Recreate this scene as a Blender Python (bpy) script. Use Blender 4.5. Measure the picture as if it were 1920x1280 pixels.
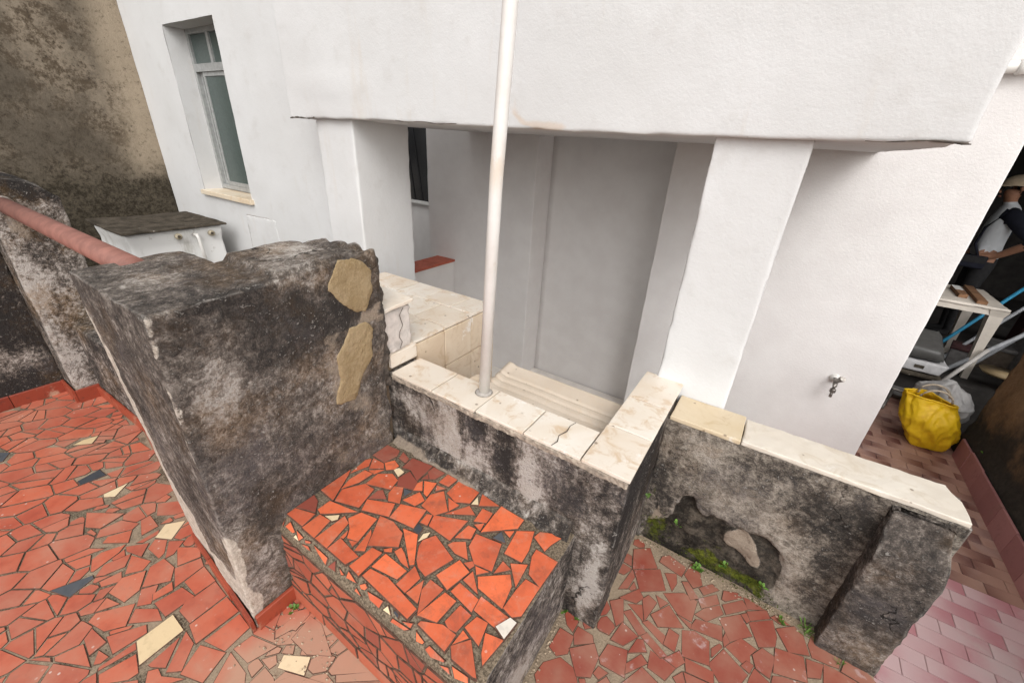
import bpy, bmesh, math, random
from mathutils import Vector, Matrix, noise
R = math.radians
rnd = random.Random(7)
scene = bpy.context.scene
for o in list(bpy.data.objects): bpy.data.objects.remove(o, do_unlink=True)
COL = scene.collection

# ---------------------------------------------------------------- camera
EYE = Vector((0, 0, 1.6))
YAW, PITCH, ROLL, FPX = -0.557703979, 0.456513161, 0.059016317, 766.74468
fw = Vector((math.sin(YAW)*math.cos(PITCH), math.cos(YAW)*math.cos(PITCH), -math.sin(PITCH)))
rt = Vector((math.cos(YAW), -math.sin(YAW), 0)); up = rt.cross(fw)
r2 = rt*math.cos(ROLL) + up*math.sin(ROLL); u2 = up*math.cos(ROLL) - rt*math.sin(ROLL)
cd = bpy.data.cameras.new('camera'); cam = bpy.data.objects.new('camera', cd); COL.objects.link(cam)
m3 = Matrix((r2, u2, -fw)).transposed()
cam.matrix_world = Matrix.Translation(EYE) @ m3.to_4x4()
cd.sensor_fit = 'HORIZONTAL'; cd.sensor_width = 36.0; cd.lens = FPX/1920*36; cd.clip_start = 0.02; cd.clip_end = 500
scene.camera = cam

# ---------------------------------------------------------------- sky, sun, exposure
SUN_EL, SUN_AZ = 42, 38      # soft overcast light from behind the camera
w = bpy.data.worlds.new('World'); scene.world = w; w.use_nodes = True
nt = w.node_tree; nt.nodes.clear()
sky = nt.nodes.new('ShaderNodeTexSky'); sky.sky_type = 'NISHITA'; sky.sun_disc = False
sky.sun_elevation = R(SUN_EL); sky.sun_rotation = R(180-SUN_AZ); sky.air_density = 1.0; sky.dust_density = 4.0; sky.ozone_density = 1.0
hs = nt.nodes.new('ShaderNodeHueSaturation'); hs.inputs['Saturation'].default_value = 0.06
bg = nt.nodes.new('ShaderNodeBackground'); bg.inputs['Strength'].default_value = 0.15
wo = nt.nodes.new('ShaderNodeOutputWorld')
nt.links.new(sky.outputs[0], hs.inputs['Color']); nt.links.new(hs.outputs[0], bg.inputs['Color']); nt.links.new(bg.outputs[0], wo.inputs[0])
sd = bpy.data.lights.new('sun', 'SUN'); sd.energy = 0.6; sd.angle = R(110); sd.color = (1.0, 0.955, 0.90)
so = bpy.data.objects.new('sun', sd); COL.objects.link(so)
so.rotation_euler = (R(90-SUN_EL), 0, R(SUN_AZ)); so.location = (0, -4, 6)
scene.view_settings.view_transform = 'Standard'; scene.view_settings.look = 'None'
scene.view_settings.gamma = 1; scene.view_settings.exposure = 0.66; scene.view_settings.use_curve_mapping = False
scene.cycles.max_bounces = 8; scene.cycles.diffuse_bounces = 5

# ---------------------------------------------------------------- helpers: objects
BASE = {}
def tag(o, label=None, cat=None, group=None, kind=None):
    if label: o['label'] = label
    if cat: o['category'] = cat
    if group: o['group'] = group
    if kind: o['kind'] = kind
    return o
def thing(name, label, cat, loc=(0, 0, 0), group=None):
    o = bpy.data.objects.new(name, None); COL.objects.link(o); o.location = loc; o.empty_display_size = .1
    BASE[o.name] = Vector(loc)
    return tag(o, label, cat, group)
def mk(name, verts, faces, mat, parent=None, origin=(0, 0, 0), smooth=False, attrs=None, fm=None):
    base = BASE[parent.name] if parent else Vector(origin)
    me = bpy.data.meshes.new(name)
    me.from_pydata([Vector(v)-base for v in verts], [], faces)
    mats = mat if isinstance(mat, (list, tuple)) else [mat]
    for m in mats: me.materials.append(m)
    if fm: me.polygons.foreach_set('material_index', fm)
    if attrs:
        for k, vals in attrs.items():
            a = me.attributes.new(k, 'FLOAT', 'POINT'); a.data.foreach_set('value', vals)
    if smooth: me.polygons.foreach_set('use_smooth', [True]*len(me.polygons))
    me.update()
    o = bpy.data.objects.new(name, me); COL.objects.link(o)
    if parent: o.parent = parent
    else: o.location = base
    BASE[o.name] = base
    return o
def nv(p, s, seed=0):
    return noise.noise_vector(Vector((p[0]*s+seed, p[1]*s+seed*1.7, p[2]*s-seed)))
def n1(p, s, seed=0):
    return noise.noise(Vector((p[0]*s+seed, p[1]*s+seed*1.7, p[2]*s-seed)))
def sst(a, b, x):
    t = min(1, max(0, (x-a)/(b-a))); return t*t*(3-2*t)
def ticks(a, b, res, r):
    n = max(1, round((b-a)/res)); L = [a+(b-a)*i/n for i in range(n+1)]
    if r and (b-a) > 3*r:
        for e in (r*.35, r*.8, r*1.3): L += [a+e, b-e]
    L = sorted(L); out = [L[0]]
    for v in L[1:]:
        if v-out[-1] > 1e-4: out.append(v)
    return out
class MB:
    def __init__(s): s.v = []; s.f = []; s.fm = []
    def add(s, v, f, m=0):
        k = len(s.v); s.v += [Vector(q) for q in v]; s.f += [tuple(i+k for i in q) for q in f]; s.fm += [m]*len(f); return s
    def rough(s, lo, hi, res=.03, r=.012, amp=.003, seed=0, fs=9, fn=None, m=0):
        T = [ticks(lo[i], hi[i], res, r) for i in range(3)]; n = [len(t)-1 for t in T]
        idx = {}; vs = []; fs_ = []
        def gid(i, j, k):
            key = (i, j, k)
            if key not in idx:
                idx[key] = len(vs); vs.append(Vector((T[0][i], T[1][j], T[2][k])))
            return idx[key]
        for a in range(3):
            b, c = (a+1) % 3, (a+2) % 3
            for side in (0, n[a]):
                for i in range(n[b]):
                    for j in range(n[c]):
                        q = []
                        for di, dj in ((0, 0), (1, 0), (1, 1), (0, 1)):
                            t = [0, 0, 0]; t[a] = side; t[b] = i+di; t[c] = j+dj; q.append(gid(*t))
                        fs_.append(tuple(q) if side else tuple(q[::-1]))
        out = []
        for p in vs:
            if r:
                rr = r*max(.2, .75+.6*n1(p, 5, seed+3)+1.5*max(0, n1(p, 19, seed+5)-.05)+.5*n1(p, 47, seed+7))
                inn = Vector([min(max(p[i], lo[i]+rr), hi[i]-rr) for i in range(3)]); d = p-inn
                if d.length > 1e-9: p = inn+d.normalized()*rr
            if amp:
                p = p+nv(p, fs, seed)*amp*.55+nv(p, fs*4.1, seed+9)*amp*.5
            if fn: p = Vector(fn(p))
            out.append(p)
        return s.add(out, fs_, m)
    def box(s, lo, hi, m=0, bev=0):
        if bev: return s.rough(lo, hi, 10, bev, 0, m=m)
        (a, b, c), (d, e, f) = lo, hi
        return s.add([(a, b, c), (d, b, c), (d, e, c), (a, e, c), (a, b, f), (d, b, f), (d, e, f), (a, e, f)],
              [(3, 2, 1, 0), (4, 5, 6, 7), (0, 1, 5, 4), (1, 2, 6, 5), (2, 3, 7, 6), (3, 0, 4, 7)], m)
    def tube(s, pts, rad, n=12, m=0, caps=True):
        pts = [Vector(p) for p in pts]; rings = []
        rads = rad if isinstance(rad, (list, tuple)) else [rad]*len(pts)
        ref = Vector((0, 0, 1)); k0 = len(s.v)
        for i, p in enumerate(pts):
            d = (pts[min(i+1, len(pts)-1)]-pts[max(i-1, 0)]).normalized()
            u = d.cross(ref) if abs(d.dot(ref)) < .95 else d.cross(Vector((1, 0, 0))); u.normalize(); v = d.cross(u)
            rings.append([p+(u*math.cos(a)+v*math.sin(a))*rads[i] for a in [2*math.pi*j/n for j in range(n)]])
        vs = [q for r_ in rings for q in r_]; fs = []
        for i in range(len(pts)-1):
            for j in range(n): fs.append((i*n+j, i*n+(j+1) % n, (i+1)*n+(j+1) % n, (i+1)*n+j))
        if caps: fs += [tuple(range(n))[::-1], tuple((len(pts)-1)*n+j for j in range(n))]
        return s.add(vs, fs, m)
    def build(s, name, mat, parent=None, origin=(0, 0, 0), smooth=False, attrs=None):
        at = {k: [fn(p) for p in s.v] for k, fn in attrs.items()} if attrs else None
        return mk(name, s.v, s.f, mat, parent, origin, smooth, at, s.fm if any(s.fm) else None)
def blobs(L, warp=.05, ws=6):
    """soft-edged stain mask: max over (x,y,z,rx,ry,rz,amount)"""
    def fn(p):
        p = p+nv(p, ws, 2.3)*warp+nv(p, ws*3, 5.3)*warp*.4; b = 0
        for x, y, z, rx, ry, rz, a in L:
            d = math.sqrt(((p[0]-x)/rx)**2+((p[1]-y)/ry)**2+((p[2]-z)/rz)**2)
            b = max(b, a*(1-sst(.55, 1.25, d)))
        return b
    return fn
def poly_mask(poly, ax, soft=.02):
    """mask from an outline in two world axes, positive inside"""
    def fn(p):
        x, y = p[ax[0]], p[ax[1]]; ins = False; dm = 9
        for i in range(len(poly)):
            (x1, y1), (x2, y2) = poly[i-1], poly[i]
            if (y1 > y) != (y2 > y) and x < (x2-x1)*(y-y1)/(y2-y1)+x1: ins = not ins
            t = max(0, min(1, ((x-x1)*(x2-x1)+(y-y1)*(y2-y1))/max(1e-9, (x2-x1)**2+(y2-y1)**2)))
            dm = min(dm, math.hypot(x-x1-t*(x2-x1), y-y1-t*(y2-y1)))
        return sst(-soft, soft, dm if ins else -dm)
    return fn

# ---------------------------------------------------------------- helpers: materials
class Mat:
    def __init__(s, name, rough=.85, spec=.3):
        s.mat = bpy.data.materials.new(name); s.mat.use_nodes = True; s.nt = s.mat.node_tree
        s.b = s.nt.nodes['Principled BSDF']; s.b.inputs['Roughness'].default_value = rough
        s.b.inputs['Specular IOR Level'].default_value = spec
        s.geo = s.nt.nodes.new('ShaderNodeNewGeometry'); s.pos = s.geo.outputs['Position']
    def link(s, a, b):
        if hasattr(a, 'links') or isinstance(a, bpy.types.NodeSocket): s.nt.links.new(a, b)
        else: b.default_value = a
    def vec(s, scale=(1, 1, 1), off=(0, 0, 0), src=None):
        n = s.nt.nodes.new('ShaderNodeMapping'); n.inputs['Scale'].default_value = scale; n.inputs['Location'].default_value = off
        s.link(src or s.pos, n.inputs['Vector']); return n.outputs[0]
    def noise(s, scale, detail=4, rough=.6, vec=None, dist=0):
        n = s.nt.nodes.new('ShaderNodeTexNoise'); n.inputs['Scale'].default_value = scale; n.inputs['Detail'].default_value = detail
        n.inputs['Roughness'].default_value = rough; n.inputs['Distortion'].default_value = dist
        s.link(vec or s.pos, n.inputs['Vector']); return n.outputs['Fac']
    def vor(s, scale, vec=None, feat='F1', out='Distance'):
        n = s.nt.nodes.new('ShaderNodeTexVoronoi'); n.inputs['Scale'].default_value = scale; n.feature = feat
        s.link(vec or s.pos, n.inputs['Vector']); return n.outputs[out]
    def math(s, op, a, b=0, clamp=False):
        n = s.nt.nodes.new('ShaderNodeMath'); n.operation = op; n.use_clamp = clamp
        s.link(a, n.inputs[0]); s.link(b, n.inputs[1]); return n.outputs[0]
    def add(s, a, b): return s.math('ADD', a, b)
    def mul(s, a, b): return s.math('MULTIPLY', a, b)
    def step(s, x, a, b, lo=0, hi=1):
        n = s.nt.nodes.new('ShaderNodeMapRange'); n.interpolation_type = 'SMOOTHSTEP'
        s.link(x, n.inputs[0]); n.inputs[1].default_value = a; n.inputs[2].default_value = b
        n.inputs[3].default_value = lo; n.inputs[4].default_value = hi; return n.outputs[0]
    def mix(s, f, a, b, mode='MIX'):
        n = s.nt.nodes.new('ShaderNodeMix'); n.data_type = 'RGBA'; n.blend_type = mode
        s.link(f, n.inputs[0])
        for v, i in ((a, 6), (b, 7)):
            if isinstance(v, tuple): v = tuple(v)+(1,) if len(v) == 3 else v
            s.link(v, n.inputs[i])
        return n.outputs[2]
    def attr(s, name):
        n = s.nt.nodes.new('ShaderNodeAttribute'); n.attribute_name = name; return n.outputs['Fac']
    def rand(s):
        n = s.nt.nodes.new('ShaderNodeObjectInfo')
        return s.math('FRACT', s.add(n.outputs['Random'], s.geo.outputs['Random Per Island']))
    def sep(s, v=None):
        n = s.nt.nodes.new('ShaderNodeSeparateXYZ'); s.link(v or s.pos, n.inputs[0]); return n.outputs
    def near(s, c, r0, r1, scale=(1, 1, 1)):
        """1 near a place in the world, 0 away from it"""
        n = s.nt.nodes.new('ShaderNodeVectorMath'); n.operation = 'DISTANCE'
        s.link(s.vec(scale), n.inputs[0]); n.inputs[1].default_value = [c[i]*scale[i] for i in range(3)]
        return n.outputs['Value'], r0, r1
    def col(s, c):
        if isinstance(c, tuple): c = c+(1,)
        s.link(c, s.b.inputs['Base Color']); return s
    def bump(s, h, strength=.5, dist=.01):
        n = s.nt.nodes.new('ShaderNodeBump'); n.inputs['Strength'].default_value = strength; n.inputs['Distance'].default_value = dist
        s.link(h, n.inputs['Height']); s.link(n.outputs[0], s.b.inputs['Normal']); return s
    def rough(s, v): s.link(v, s.b.inputs['Roughness']); return s
def plain(name, c, rough=.6, var=.12, scale=20, bump=.15, spec=.3, metal=0):
    m = Mat(name, rough, spec); n = m.noise(scale, 6, .65)
    m.col(m.mix(m.step(n, .3, .7), tuple(x*(1-var) for x in c), tuple(min(1, x*(1+var)) for x in c)))
    m.bump(n, bump, .004); m.b.inputs['Metallic'].default_value = metal; return m.mat

def grime(name, bias=0.0, seed=0.0, brownamt=.5, streakamt=.5, pal=None, brown=(.20, .125, .07), gain=2.1):
    """old lime plaster blackened by mould: attributes lite, dark, peel, tan, hole, moss add stains with their own outline"""
    m = Mat(name, .95, .12); P = m.vec((1, 1, 1), (seed, seed*.7, seed*1.3)); S = m.vec((9, 9, 1.1), (seed, 0, 0))
    big = m.noise(2.3, 4, .6, P); midn = m.noise(8.0, 10, .74, P, .4); fine = m.noise(48, 9, .8, P); stk = m.noise(1.7, 7, .68, S); grain = m.noise(210, 5, .75, P); grit = m.noise(62, 2.5, .85, P, .3); grit2 = m.noise(24, 3, .8, P, .5)
    d = m.add(m.add(m.mul(big, .9), m.mul(midn, .9)), m.mul(stk, streakamt))
    d = m.add(d, m.add(m.mul(m.math('SUBTRACT', fine, .5), 1.0), m.mul(m.math('SUBTRACT', grain, .5), .5)))
    d = m.add(d, m.add(m.mul(m.math('SUBTRACT', grit, .5), .85), m.mul(m.math('SUBTRACT', grit2, .5), .6)))
    d = m.add(d, m.mul(m.attr('dark'), .34)); d = m.math('SUBTRACT', d, m.mul(m.attr('lite'), .34))
    v = m.add(m.mul(m.math('SUBTRACT', d, .5*(.9+.9+streakamt)-bias), gain), .5)
    cr = m.nt.nodes.new('ShaderNodeValToRGB'); m.link(v, cr.inputs[0]); el = cr.color_ramp.elements
    pal = pal or [(0, (.47, .43, .39)), (.25, (.30, .265, .235)), (.5, (.165, .140, .120)), (.72, (.082, .070, .061)), (1, (.034, .030, .028))]
    el[0].position, el[0].color = pal[0][0], pal[0][1]+(1,); el[1].position, el[1].color = pal[-1][0], pal[-1][1]+(1,)
    for p_, c_ in pal[1:-1]: e = el.new(p_); e.color = c_+(1,)
    c = cr.outputs[0]
    bn = m.step(m.add(m.noise(3.3, 8, .7, m.vec((1, 1, 1), (seed+7, 3, 5))), m.mul(m.math('SUBTRACT', fine, .5), .5)), .46, .68)
    c = m.mix(m.mul(bn, brownamt), c, m.mix(m.step(v, .1, .9), brown, tuple(x*.35 for x in brown)))
    pu = m.step(m.noise(2.9, 6, .65, m.vec((1, 1, 1), (seed+2, 9, 1))), .52, .7); c = m.mix(m.mul(pu, .28), c, (.165, .15, .158))
    c = m.mix(m.mul(m.mul(m.step(grit, .60, .68), m.step(midn, .40, .58)), .6), c, (.40, .37, .335)); c = m.mix(m.mul(m.step(grit, .30, .38, 1, 0), .65), c, (.026, .023, .021))
    cv = m.nt.nodes.new('ShaderNodeTexVoronoi'); cv.feature = 'DISTANCE_TO_EDGE'; cv.inputs['Scale'].default_value = 2.3; wv = m.nt.nodes.new('ShaderNodeVectorMath'); wv.operation = 'ADD'; cn = m.nt.nodes.new('ShaderNodeTexNoise'); cn.inputs['Scale'].default_value = 7; cn.inputs['Detail'].default_value = 6; m.link(P, cn.inputs['Vector']); m.link(P, wv.inputs[0]); sc = m.nt.nodes.new('ShaderNodeVectorMath'); sc.operation = 'SCALE'; sc.inputs['Scale'].default_value = .35; m.link(cn.outputs['Color'], sc.inputs[0]); m.link(sc.outputs[0], wv.inputs[1]); m.link(wv.outputs[0], cv.inputs['Vector'])
    crk = m.mul(m.step(cv.outputs['Distance'], .003, .010, 1, 0), m.step(big, .54, .62)); c = m.mix(m.mul(crk, .85), c, (.02, .017, .015))
    po = m.step(m.geo.outputs['Pointiness'], .515, .56); c = m.mix(m.mul(m.mul(po, m.step(midn, .42, .56)), .75), c, (.42, .385, .35))
    pe = m.add(m.attr('peel'), m.add(m.mul(m.math('SUBTRACT', midn, .5), 1.3), m.mul(m.math('SUBTRACT', fine, .5), .6))); c = m.mix(m.mul(m.step(pe, .40, .56), .92), c, m.mix(m.step(fine, .35, .65), (.42, .355, .28), (.74, .67, .585)))
    tn = m.add(m.attr('tan'), m.mul(m.math('SUBTRACT', fine, .5), .7)); c = m.mix(m.mul(m.step(tn, .38, .62), .88), c, m.mix(fine, (.235, .18, .135), (.42, .345, .27)))
    ho = m.add(m.attr('hole'), m.mul(m.math('SUBTRACT', fine, .5), .8)); c = m.mix(m.mul(m.step(ho, .38, .6), .92), c, m.mix(m.step(m.add(midn, m.mul(m.math('SUBTRACT', fine, .5), .5)), .42, .66), (.014, .012, .010), (.13, .108, .084)))
    mo = m.add(m.attr('moss'), m.mul(m.math('SUBTRACT', m.noise(20, 9, .8, P), .5), 1.9)); c = m.mix(m.mul(m.step(mo, .45, .75), .9), c, m.mix(m.step(fine, .35, .65), (.03, .034, .008), (.15, .17, .015)))
    m.col(c); m.bump(m.math('SUBTRACT', m.add(m.add(m.mul(midn, .7), m.mul(fine, .6)), m.mul(grit, .55)), m.mul(crk, .6)), 1.0, .016)
    return m.mat
PAL_L = [(0, (.44, .40, .36)), (.25, (.27, .235, .205)), (.5, (.145, .122, .105)), (.72, (.085, .072, .063)), (1, (.042, .037, .034))]
GR_LEFT = grime('mould_plaster_black', .045, 1.0, .62, .4, PAL_L, brown=(.25, .165, .10), gain=1.5)
GR_FRONT = grime('mould_plaster_streaked', .01, 4.0, .3, 1.15, gain=1.75)
PAL_R = [(0, (.41, .36, .305)), (.25, (.30, .26, .215)), (.5, (.185, .158, .13)), (.72, (.092, .078, .066)), (1, (.042, .037, .033))]
GR_RIGHT = grime('mould_plaster_grey', -.05, 9.0, .3, .4, PAL_R, gain=1.6)
GR_PIER = grime('mould_plaster_brown', .03, 13.0, .75, .5, brown=(.23, .145, .075))
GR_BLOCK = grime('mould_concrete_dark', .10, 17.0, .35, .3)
def rockmat():
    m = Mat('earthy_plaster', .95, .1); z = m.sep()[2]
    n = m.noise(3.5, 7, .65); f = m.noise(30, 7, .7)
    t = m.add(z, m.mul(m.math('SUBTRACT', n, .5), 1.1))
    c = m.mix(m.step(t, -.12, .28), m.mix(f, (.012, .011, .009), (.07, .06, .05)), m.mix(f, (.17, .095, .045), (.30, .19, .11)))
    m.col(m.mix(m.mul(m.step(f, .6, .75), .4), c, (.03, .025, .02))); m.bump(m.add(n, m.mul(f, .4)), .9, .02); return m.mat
ROCK = rockmat()
def whitewall():
    m = Mat('white_wall_paint', .8, .2)
    a = m.noise(1.7, 5, .6); b = m.noise(7, 7, .65); f = m.noise(120, 4, .6); s = m.noise(1.3, 6, .7, m.vec((5, 5, .7), (3, 1, 0)))
    c = m.mix(m.step(a, .3, .7), (.565, .558, .548), (.605, .60, .594))
    c = m.mix(m.mul(m.step(b, .54, .72), .45), c, (.51, .495, .475))
    c = m.mix(m.mul(m.step(s, .56, .76), .5), c, (.54, .49, .43))
    c = m.mix(m.mul(m.step(m.noise(60, 3, .5), .74, .78), .5), c, (.45, .42, .39))
    ru = m.add(m.attr('rust'), m.mul(m.math('SUBTRACT', b, .5), .6)); c = m.mix(m.mul(m.step(ru, .45, .8), .35), c, (.55, .36, .2))
    di = m.add(m.attr('dirt'), m.mul(m.math('SUBTRACT', b, .5), .9)); c = m.mix(m.mul(m.step(di, .45, .8), .7), c, (.25, .21, .18))
    m.col(c); m.bump(m.add(m.mul(b, 1.0), m.mul(f, .22)), .35, .012); return m.mat
WHITE = whitewall()
def stucco():
    m = Mat('white_textured_stucco', .85, .2); b = m.noise(5, 6, .6); f = m.noise(95, 5, .65)
    m.col(m.mix(m.step(b, .3, .7), (.665, .635, .618), (.715, .69, .672))); m.bump(m.add(m.mul(f, .8), m.mul(b, .5)), .38, .008); return m.mat
STUCCO = stucco()
def bigwall():
    m = Mat('stained_raw_concrete', .95, .1); a = m.noise(1.3, 6, .62); b = m.noise(7, 9, .80); f = m.noise(30, 4, .85); x = m.sep()
    c = m.mix(m.step(m.add(b, m.mul(m.math('SUBTRACT', f, .5), .5)), .40, .60), (.085, .064, .044), (.27, .22, .165))
    dk = m.step(m.add(a, m.mul(b, .5)), .62, .86); c = m.mix(m.mul(dk, .82), c, (.075, .062, .047))
    low = m.step(m.add(x[2], m.mul(m.math('SUBTRACT', b, .5), .5)), .95, 1.3, 1, 0); c = m.mix(m.mul(low, .88), c, m.mix(m.step(f, .35, .65), (.016, .014, .010), (.075, .062, .044)))
    edge = m.step(m.add(x[1], m.add(m.mul(x[2], -.06), m.mul(m.math('SUBTRACT', a, .5), .5))), 1.45, 1.72); c = m.mix(m.mul(m.mul(edge, m.math('SUBTRACT', 1, low)), .8), c, m.mix(f, (.30, .24, .17), (.38, .31, .23)))
    c = m.mix(m.mul(m.step(f, .34, .43, 1, 0), .65), c, (.040, .031, .023))
    st = m.noise(1, 3, .5, m.vec((14, 14, 1.6))); c = m.mix(m.mul(m.mul(m.step(st, .72, .76), m.step(b, .52, .6)), .6), c, (.5, .46, .40))
    m.col(c); m.bump(m.add(b, m.mul(f, .5)), .6, .02); return m.mat
BIGWALL = bigwall()
def terracotta():
    m = Mat('terracotta_tile', .5, .35)
    r = m.rand(); b = m.noise(9, 6, .65); f = m.noise(70, 5, .7); l = m.noise(2.2, 4, .55)
    c = m.mix(r, (.49, .096, .043), (.72, .152, .057))
    c = m.mix(m.mul(m.step(m.math('FRACT', m.mul(r, 7.3)), .70, .95), .5), c, (.36, .085, .045))
    c = m.mix(m.mul(m.step(b, .45, .72), .28), c, (.60, .20, .11)); gd = m.noise(26, 5, .75, None, .5); c = m.mix(m.mul(m.step(gd, .52, .68), .42), c, (.24, .080, .05))
    c = m.mix(m.mul(m.step(b, .28, .50, 1, 0), .45), c, (.24, .06, .035))
    P = m.sep()
    # fine pale dust of the dirt lying in the corner and over the right-hand floor, none on the tall bench
    d1 = m.step(m.near((-.84, .24, 0), 0, 0, (1, 1.25, 1))[0], .10, .46, 1, 0)
    d2 = m.mul(m.step(P[0], -.55, -.2), m.step(P[2], .02, .05, 1, 0))
    d3 = m.mul(m.step(P[2], .02, .05, 1, 0), .36)
    d = m.math('MAXIMUM', m.mul(m.mul(d1, m.step(P[2], .02, .08, 1, 0)), 1.15), m.math('MAXIMUM', m.mul(d2, .40), d3))
    d = m.add(d, m.mul(m.math('SUBTRACT', m.add(l, m.mul(b, .6)), .8), .9)); d = m.mul(m.step(d, .1, 1.0), 1)
    red = m.mix(m.mul(d2, .72), m.mix(m.mul(m.step(P[2], .02, .05, 1, 0), .55), c, (.335, .072, .050)), (.20, .036, .026))
    c = m.mix(m.mul(m.math('MINIMUM', d, .85), .8), red, (.42, .31, .22))
    v = m.vor(34); s = m.mul(m.step(v, .10, .16, 1, 0), m.step(m.noise(4.5, 3, .5), .5, .62)); c = m.mix(m.mul(s, .6), c, (.66, .58, .52))
    fd = m.noise(17, 7, .78, m.vec((1, 1, 1), (2, 6, 3)), .4); c = m.mix(m.mul(m.mul(m.step(fd, .50, .66), m.step(P[2], .05, .3)), .34), c, (.47, .25, .17)); c = m.mix(m.mul(m.mul(m.step(fd, .33, .46, 1, 0), m.step(P[2], .05, .3)), .40), c, (.22, .065, .038))
    v2 = m.vor(58, m.vec((1, 1, 1), (.7, .2, 0))); sp2 = m.mul(m.mul(m.step(m.add(v2, m.mul(f, .25)), .16, .24, 1, 0), m.step(P[0], -.62, -.35)), m.step(fd, .53, .60)); c = m.mix(m.mul(sp2, .6), c, (.66, .60, .55))
    bl = m.noise(7.5, 8, .72, m.vec((1, 1, 1), (5, 2, 8))); pa = m.mul(m.step(bl, .585, .66), m.step(P[0], -.6, -.25)); c = m.mix(m.mul(pa, .5), c, (.52, .40, .39))
    dkst = m.noise(3.1, 7, .7, m.vec((1, 1, 1), (9, 9, 1))); c = m.mix(m.mul(m.step(dkst, .62, .74), .6), c, (.085, .06, .05))
    m.col(c); m.rough(m.step(b, .3, .7, .42, .65)); m.bump(m.add(m.mul(b, .4), m.mul(f, .25)), .25, .004); return m.mat
TERRA = terracotta()
def shardmat(name, c1, c2):
    m = Mat(name, .6, .3); r = m.rand(); f = m.noise(25, 7, .7); l = m.noise(4, 5, .6)
    c = m.mix(r, c1, c2); c = m.mix(m.mul(m.step(f, .5, .7), .4), c, tuple(x*.6 for x in c1)); c = m.mix(m.mul(m.step(l, .55, .75), .4), c, (.3, .24, .18))
    m.col(c); m.bump(f, .3, .004); return m.mat
BEIGE = shardmat('beige_tile', (.60, .45, .26), (.72, .58, .38)); SLATE = shardmat('slate_tile', (.045, .048, .055), (.085, .09, .10))
PALE = shardmat('paint_splashed_tile', (.50, .17, .11), (.52, .24, .18)); SHADET = shardmat('shade_darkened_terracotta', (.30, .072, .042), (.45, .125, .068)); DULL = shardmat('dull_red_tile', (.24, .06, .04), (.31, .085, .055)); STONE = shardmat('white_stone', (.62, .56, .48), (.7, .64, .56))  # bench-front terracotta is darkened in colour for the shade on that face
def mortar():
    m = Mat('mortar_bed', .97, .1); b = m.noise(11, 8, .7); f = m.noise(150, 4, .7); P = m.sep(); l = m.noise(2.5, 5, .6)
    c = m.mix(m.step(f, .35, .68), (.048, .037, .026), (.26, .205, .145))
    sand = m.math('MAXIMUM', m.mul(m.step(P[0], -.5, -.15), .9), m.step(m.near((-.84, .24, 0), 0, 0, (1, 1.2, 1))[0], .25, .6, 1, 0))
    sand = m.mul(m.math('MAXIMUM', sand, m.step(m.add(l, m.mul(m.math('SUBTRACT', b, .5), .8)), .40, .60, 0, .9)), m.step(P[2], .03, .1, 1, .25))
    c = m.mix(m.mul(sand, .92), c, m.mix(f, (.27, .20, .135), (.42, .33, .24)))
    c = m.mix(m.mul(m.step(b, .55, .75), .4), c, (.03, .025, .02)); m.col(c); m.bump(m.add(b, f), .7, .006); return m.mat
MORTAR = mortar()
def redskirt():
    m = Mat('glazed_red_skirting', .35, .5); b = m.noise(6, 7, .7); f = m.noise(45, 6, .7); r = m.rand()
    c = m.mix(r, (.20, .035, .02), (.34, .07, .035)); c = m.mix(m.mul(m.step(b, .57, .68), .7), c, (.50, .36, .25)); c = m.mix(m.mul(m.step(f, .55, .7), .5), c, (.06, .03, .025))
    m.col(c); m.bump(f, .3, .004); return m.mat
SKIRT = redskirt()
def cream(name, c1, c2, stain, amt=.6):
    m = Mat(name, .38, .45); r = m.rand(); l = m.noise(3.5, 7, .66, None, .6); b = m.noise(14, 8, .7, None, .8); f = m.noise(80, 5, .7)
    c = m.mix(m.step(l, .3, .7), c1, c2); c = m.mix(m.mul(m.step(b, .50, .66), amt), c, stain); c = m.mix(m.mul(m.step(r, .2, .9), .22), c, stain)
    c = m.mix(m.mul(m.step(m.noise(5, 8, .75, m.vec((1, 1, 1), (4, 7, 2))), .60, .66), .55), c, (.80, .78, .76))
    v = m.vor(16, m.vec((1, 1, 1), (.3, .1, 0))); dots = m.mul(m.step(m.add(v, m.mul(m.math('SUBTRACT', f, .5), .12)), .07, .11, 1, 0), m.step(m.noise(6, 2, .5, m.vec((1, 1, 1), (2, 8, 3))), .46, .52)); c = m.mix(m.mul(dots, .75), c, (.16, .11, .075))
    m.col(c); m.bump(m.add(m.mul(b, .3), m.mul(f, .2)), .15, .004); return m.mat
CREAM = cream('cream_glazed_tile', (.64, .555, .455), (.71, .66, .59), (.50, .35, .21), .68)
TILEWALL = cream('beige_wall_tile', (.60, .47, .34), (.68, .57, .44), (.45, .31, .19), .5)
MARBLE = cream('worn_marble', (.58, .52, .44), (.67, .62, .545), (.48, .40, .30), .55)
OCHRE = cream('ochre_marble', (.52, .41, .26), (.60, .50, .36), (.40, .28, .15), .5)
GROUT = plain('dirty_grout', (.17, .125, .085), .95, .3, 40)
def patchmat():
    m = Mat('fresh_tan_mortar', .97, .1); a = m.noise(9, 6, .7); f = m.noise(70, 4, .85); g = m.noise(26, 4, .7)
    c = m.mix(m.step(a, .3, .7), (.265, .19, .10), (.345, .26, .155)); c = m.mix(m.mul(m.step(f, .52, .66), .45), c, (.42, .33, .21)); c = m.mix(m.mul(m.step(f, .30, .42, 1, 0), .5), c, (.15, .105, .06))
    m.col(c); m.bump(m.add(m.mul(g, .8), m.mul(f, .6)), .9, .012); return m.mat
PATCH = patchmat()
EDGE = plain('dirty_tile_edge', (.105, .055, .038), .95, .4, 60, .3)
CRUMB = plain('crumbling_mortar', (.085, .07, .058), .97, .6, 25, 1.0)
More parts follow.
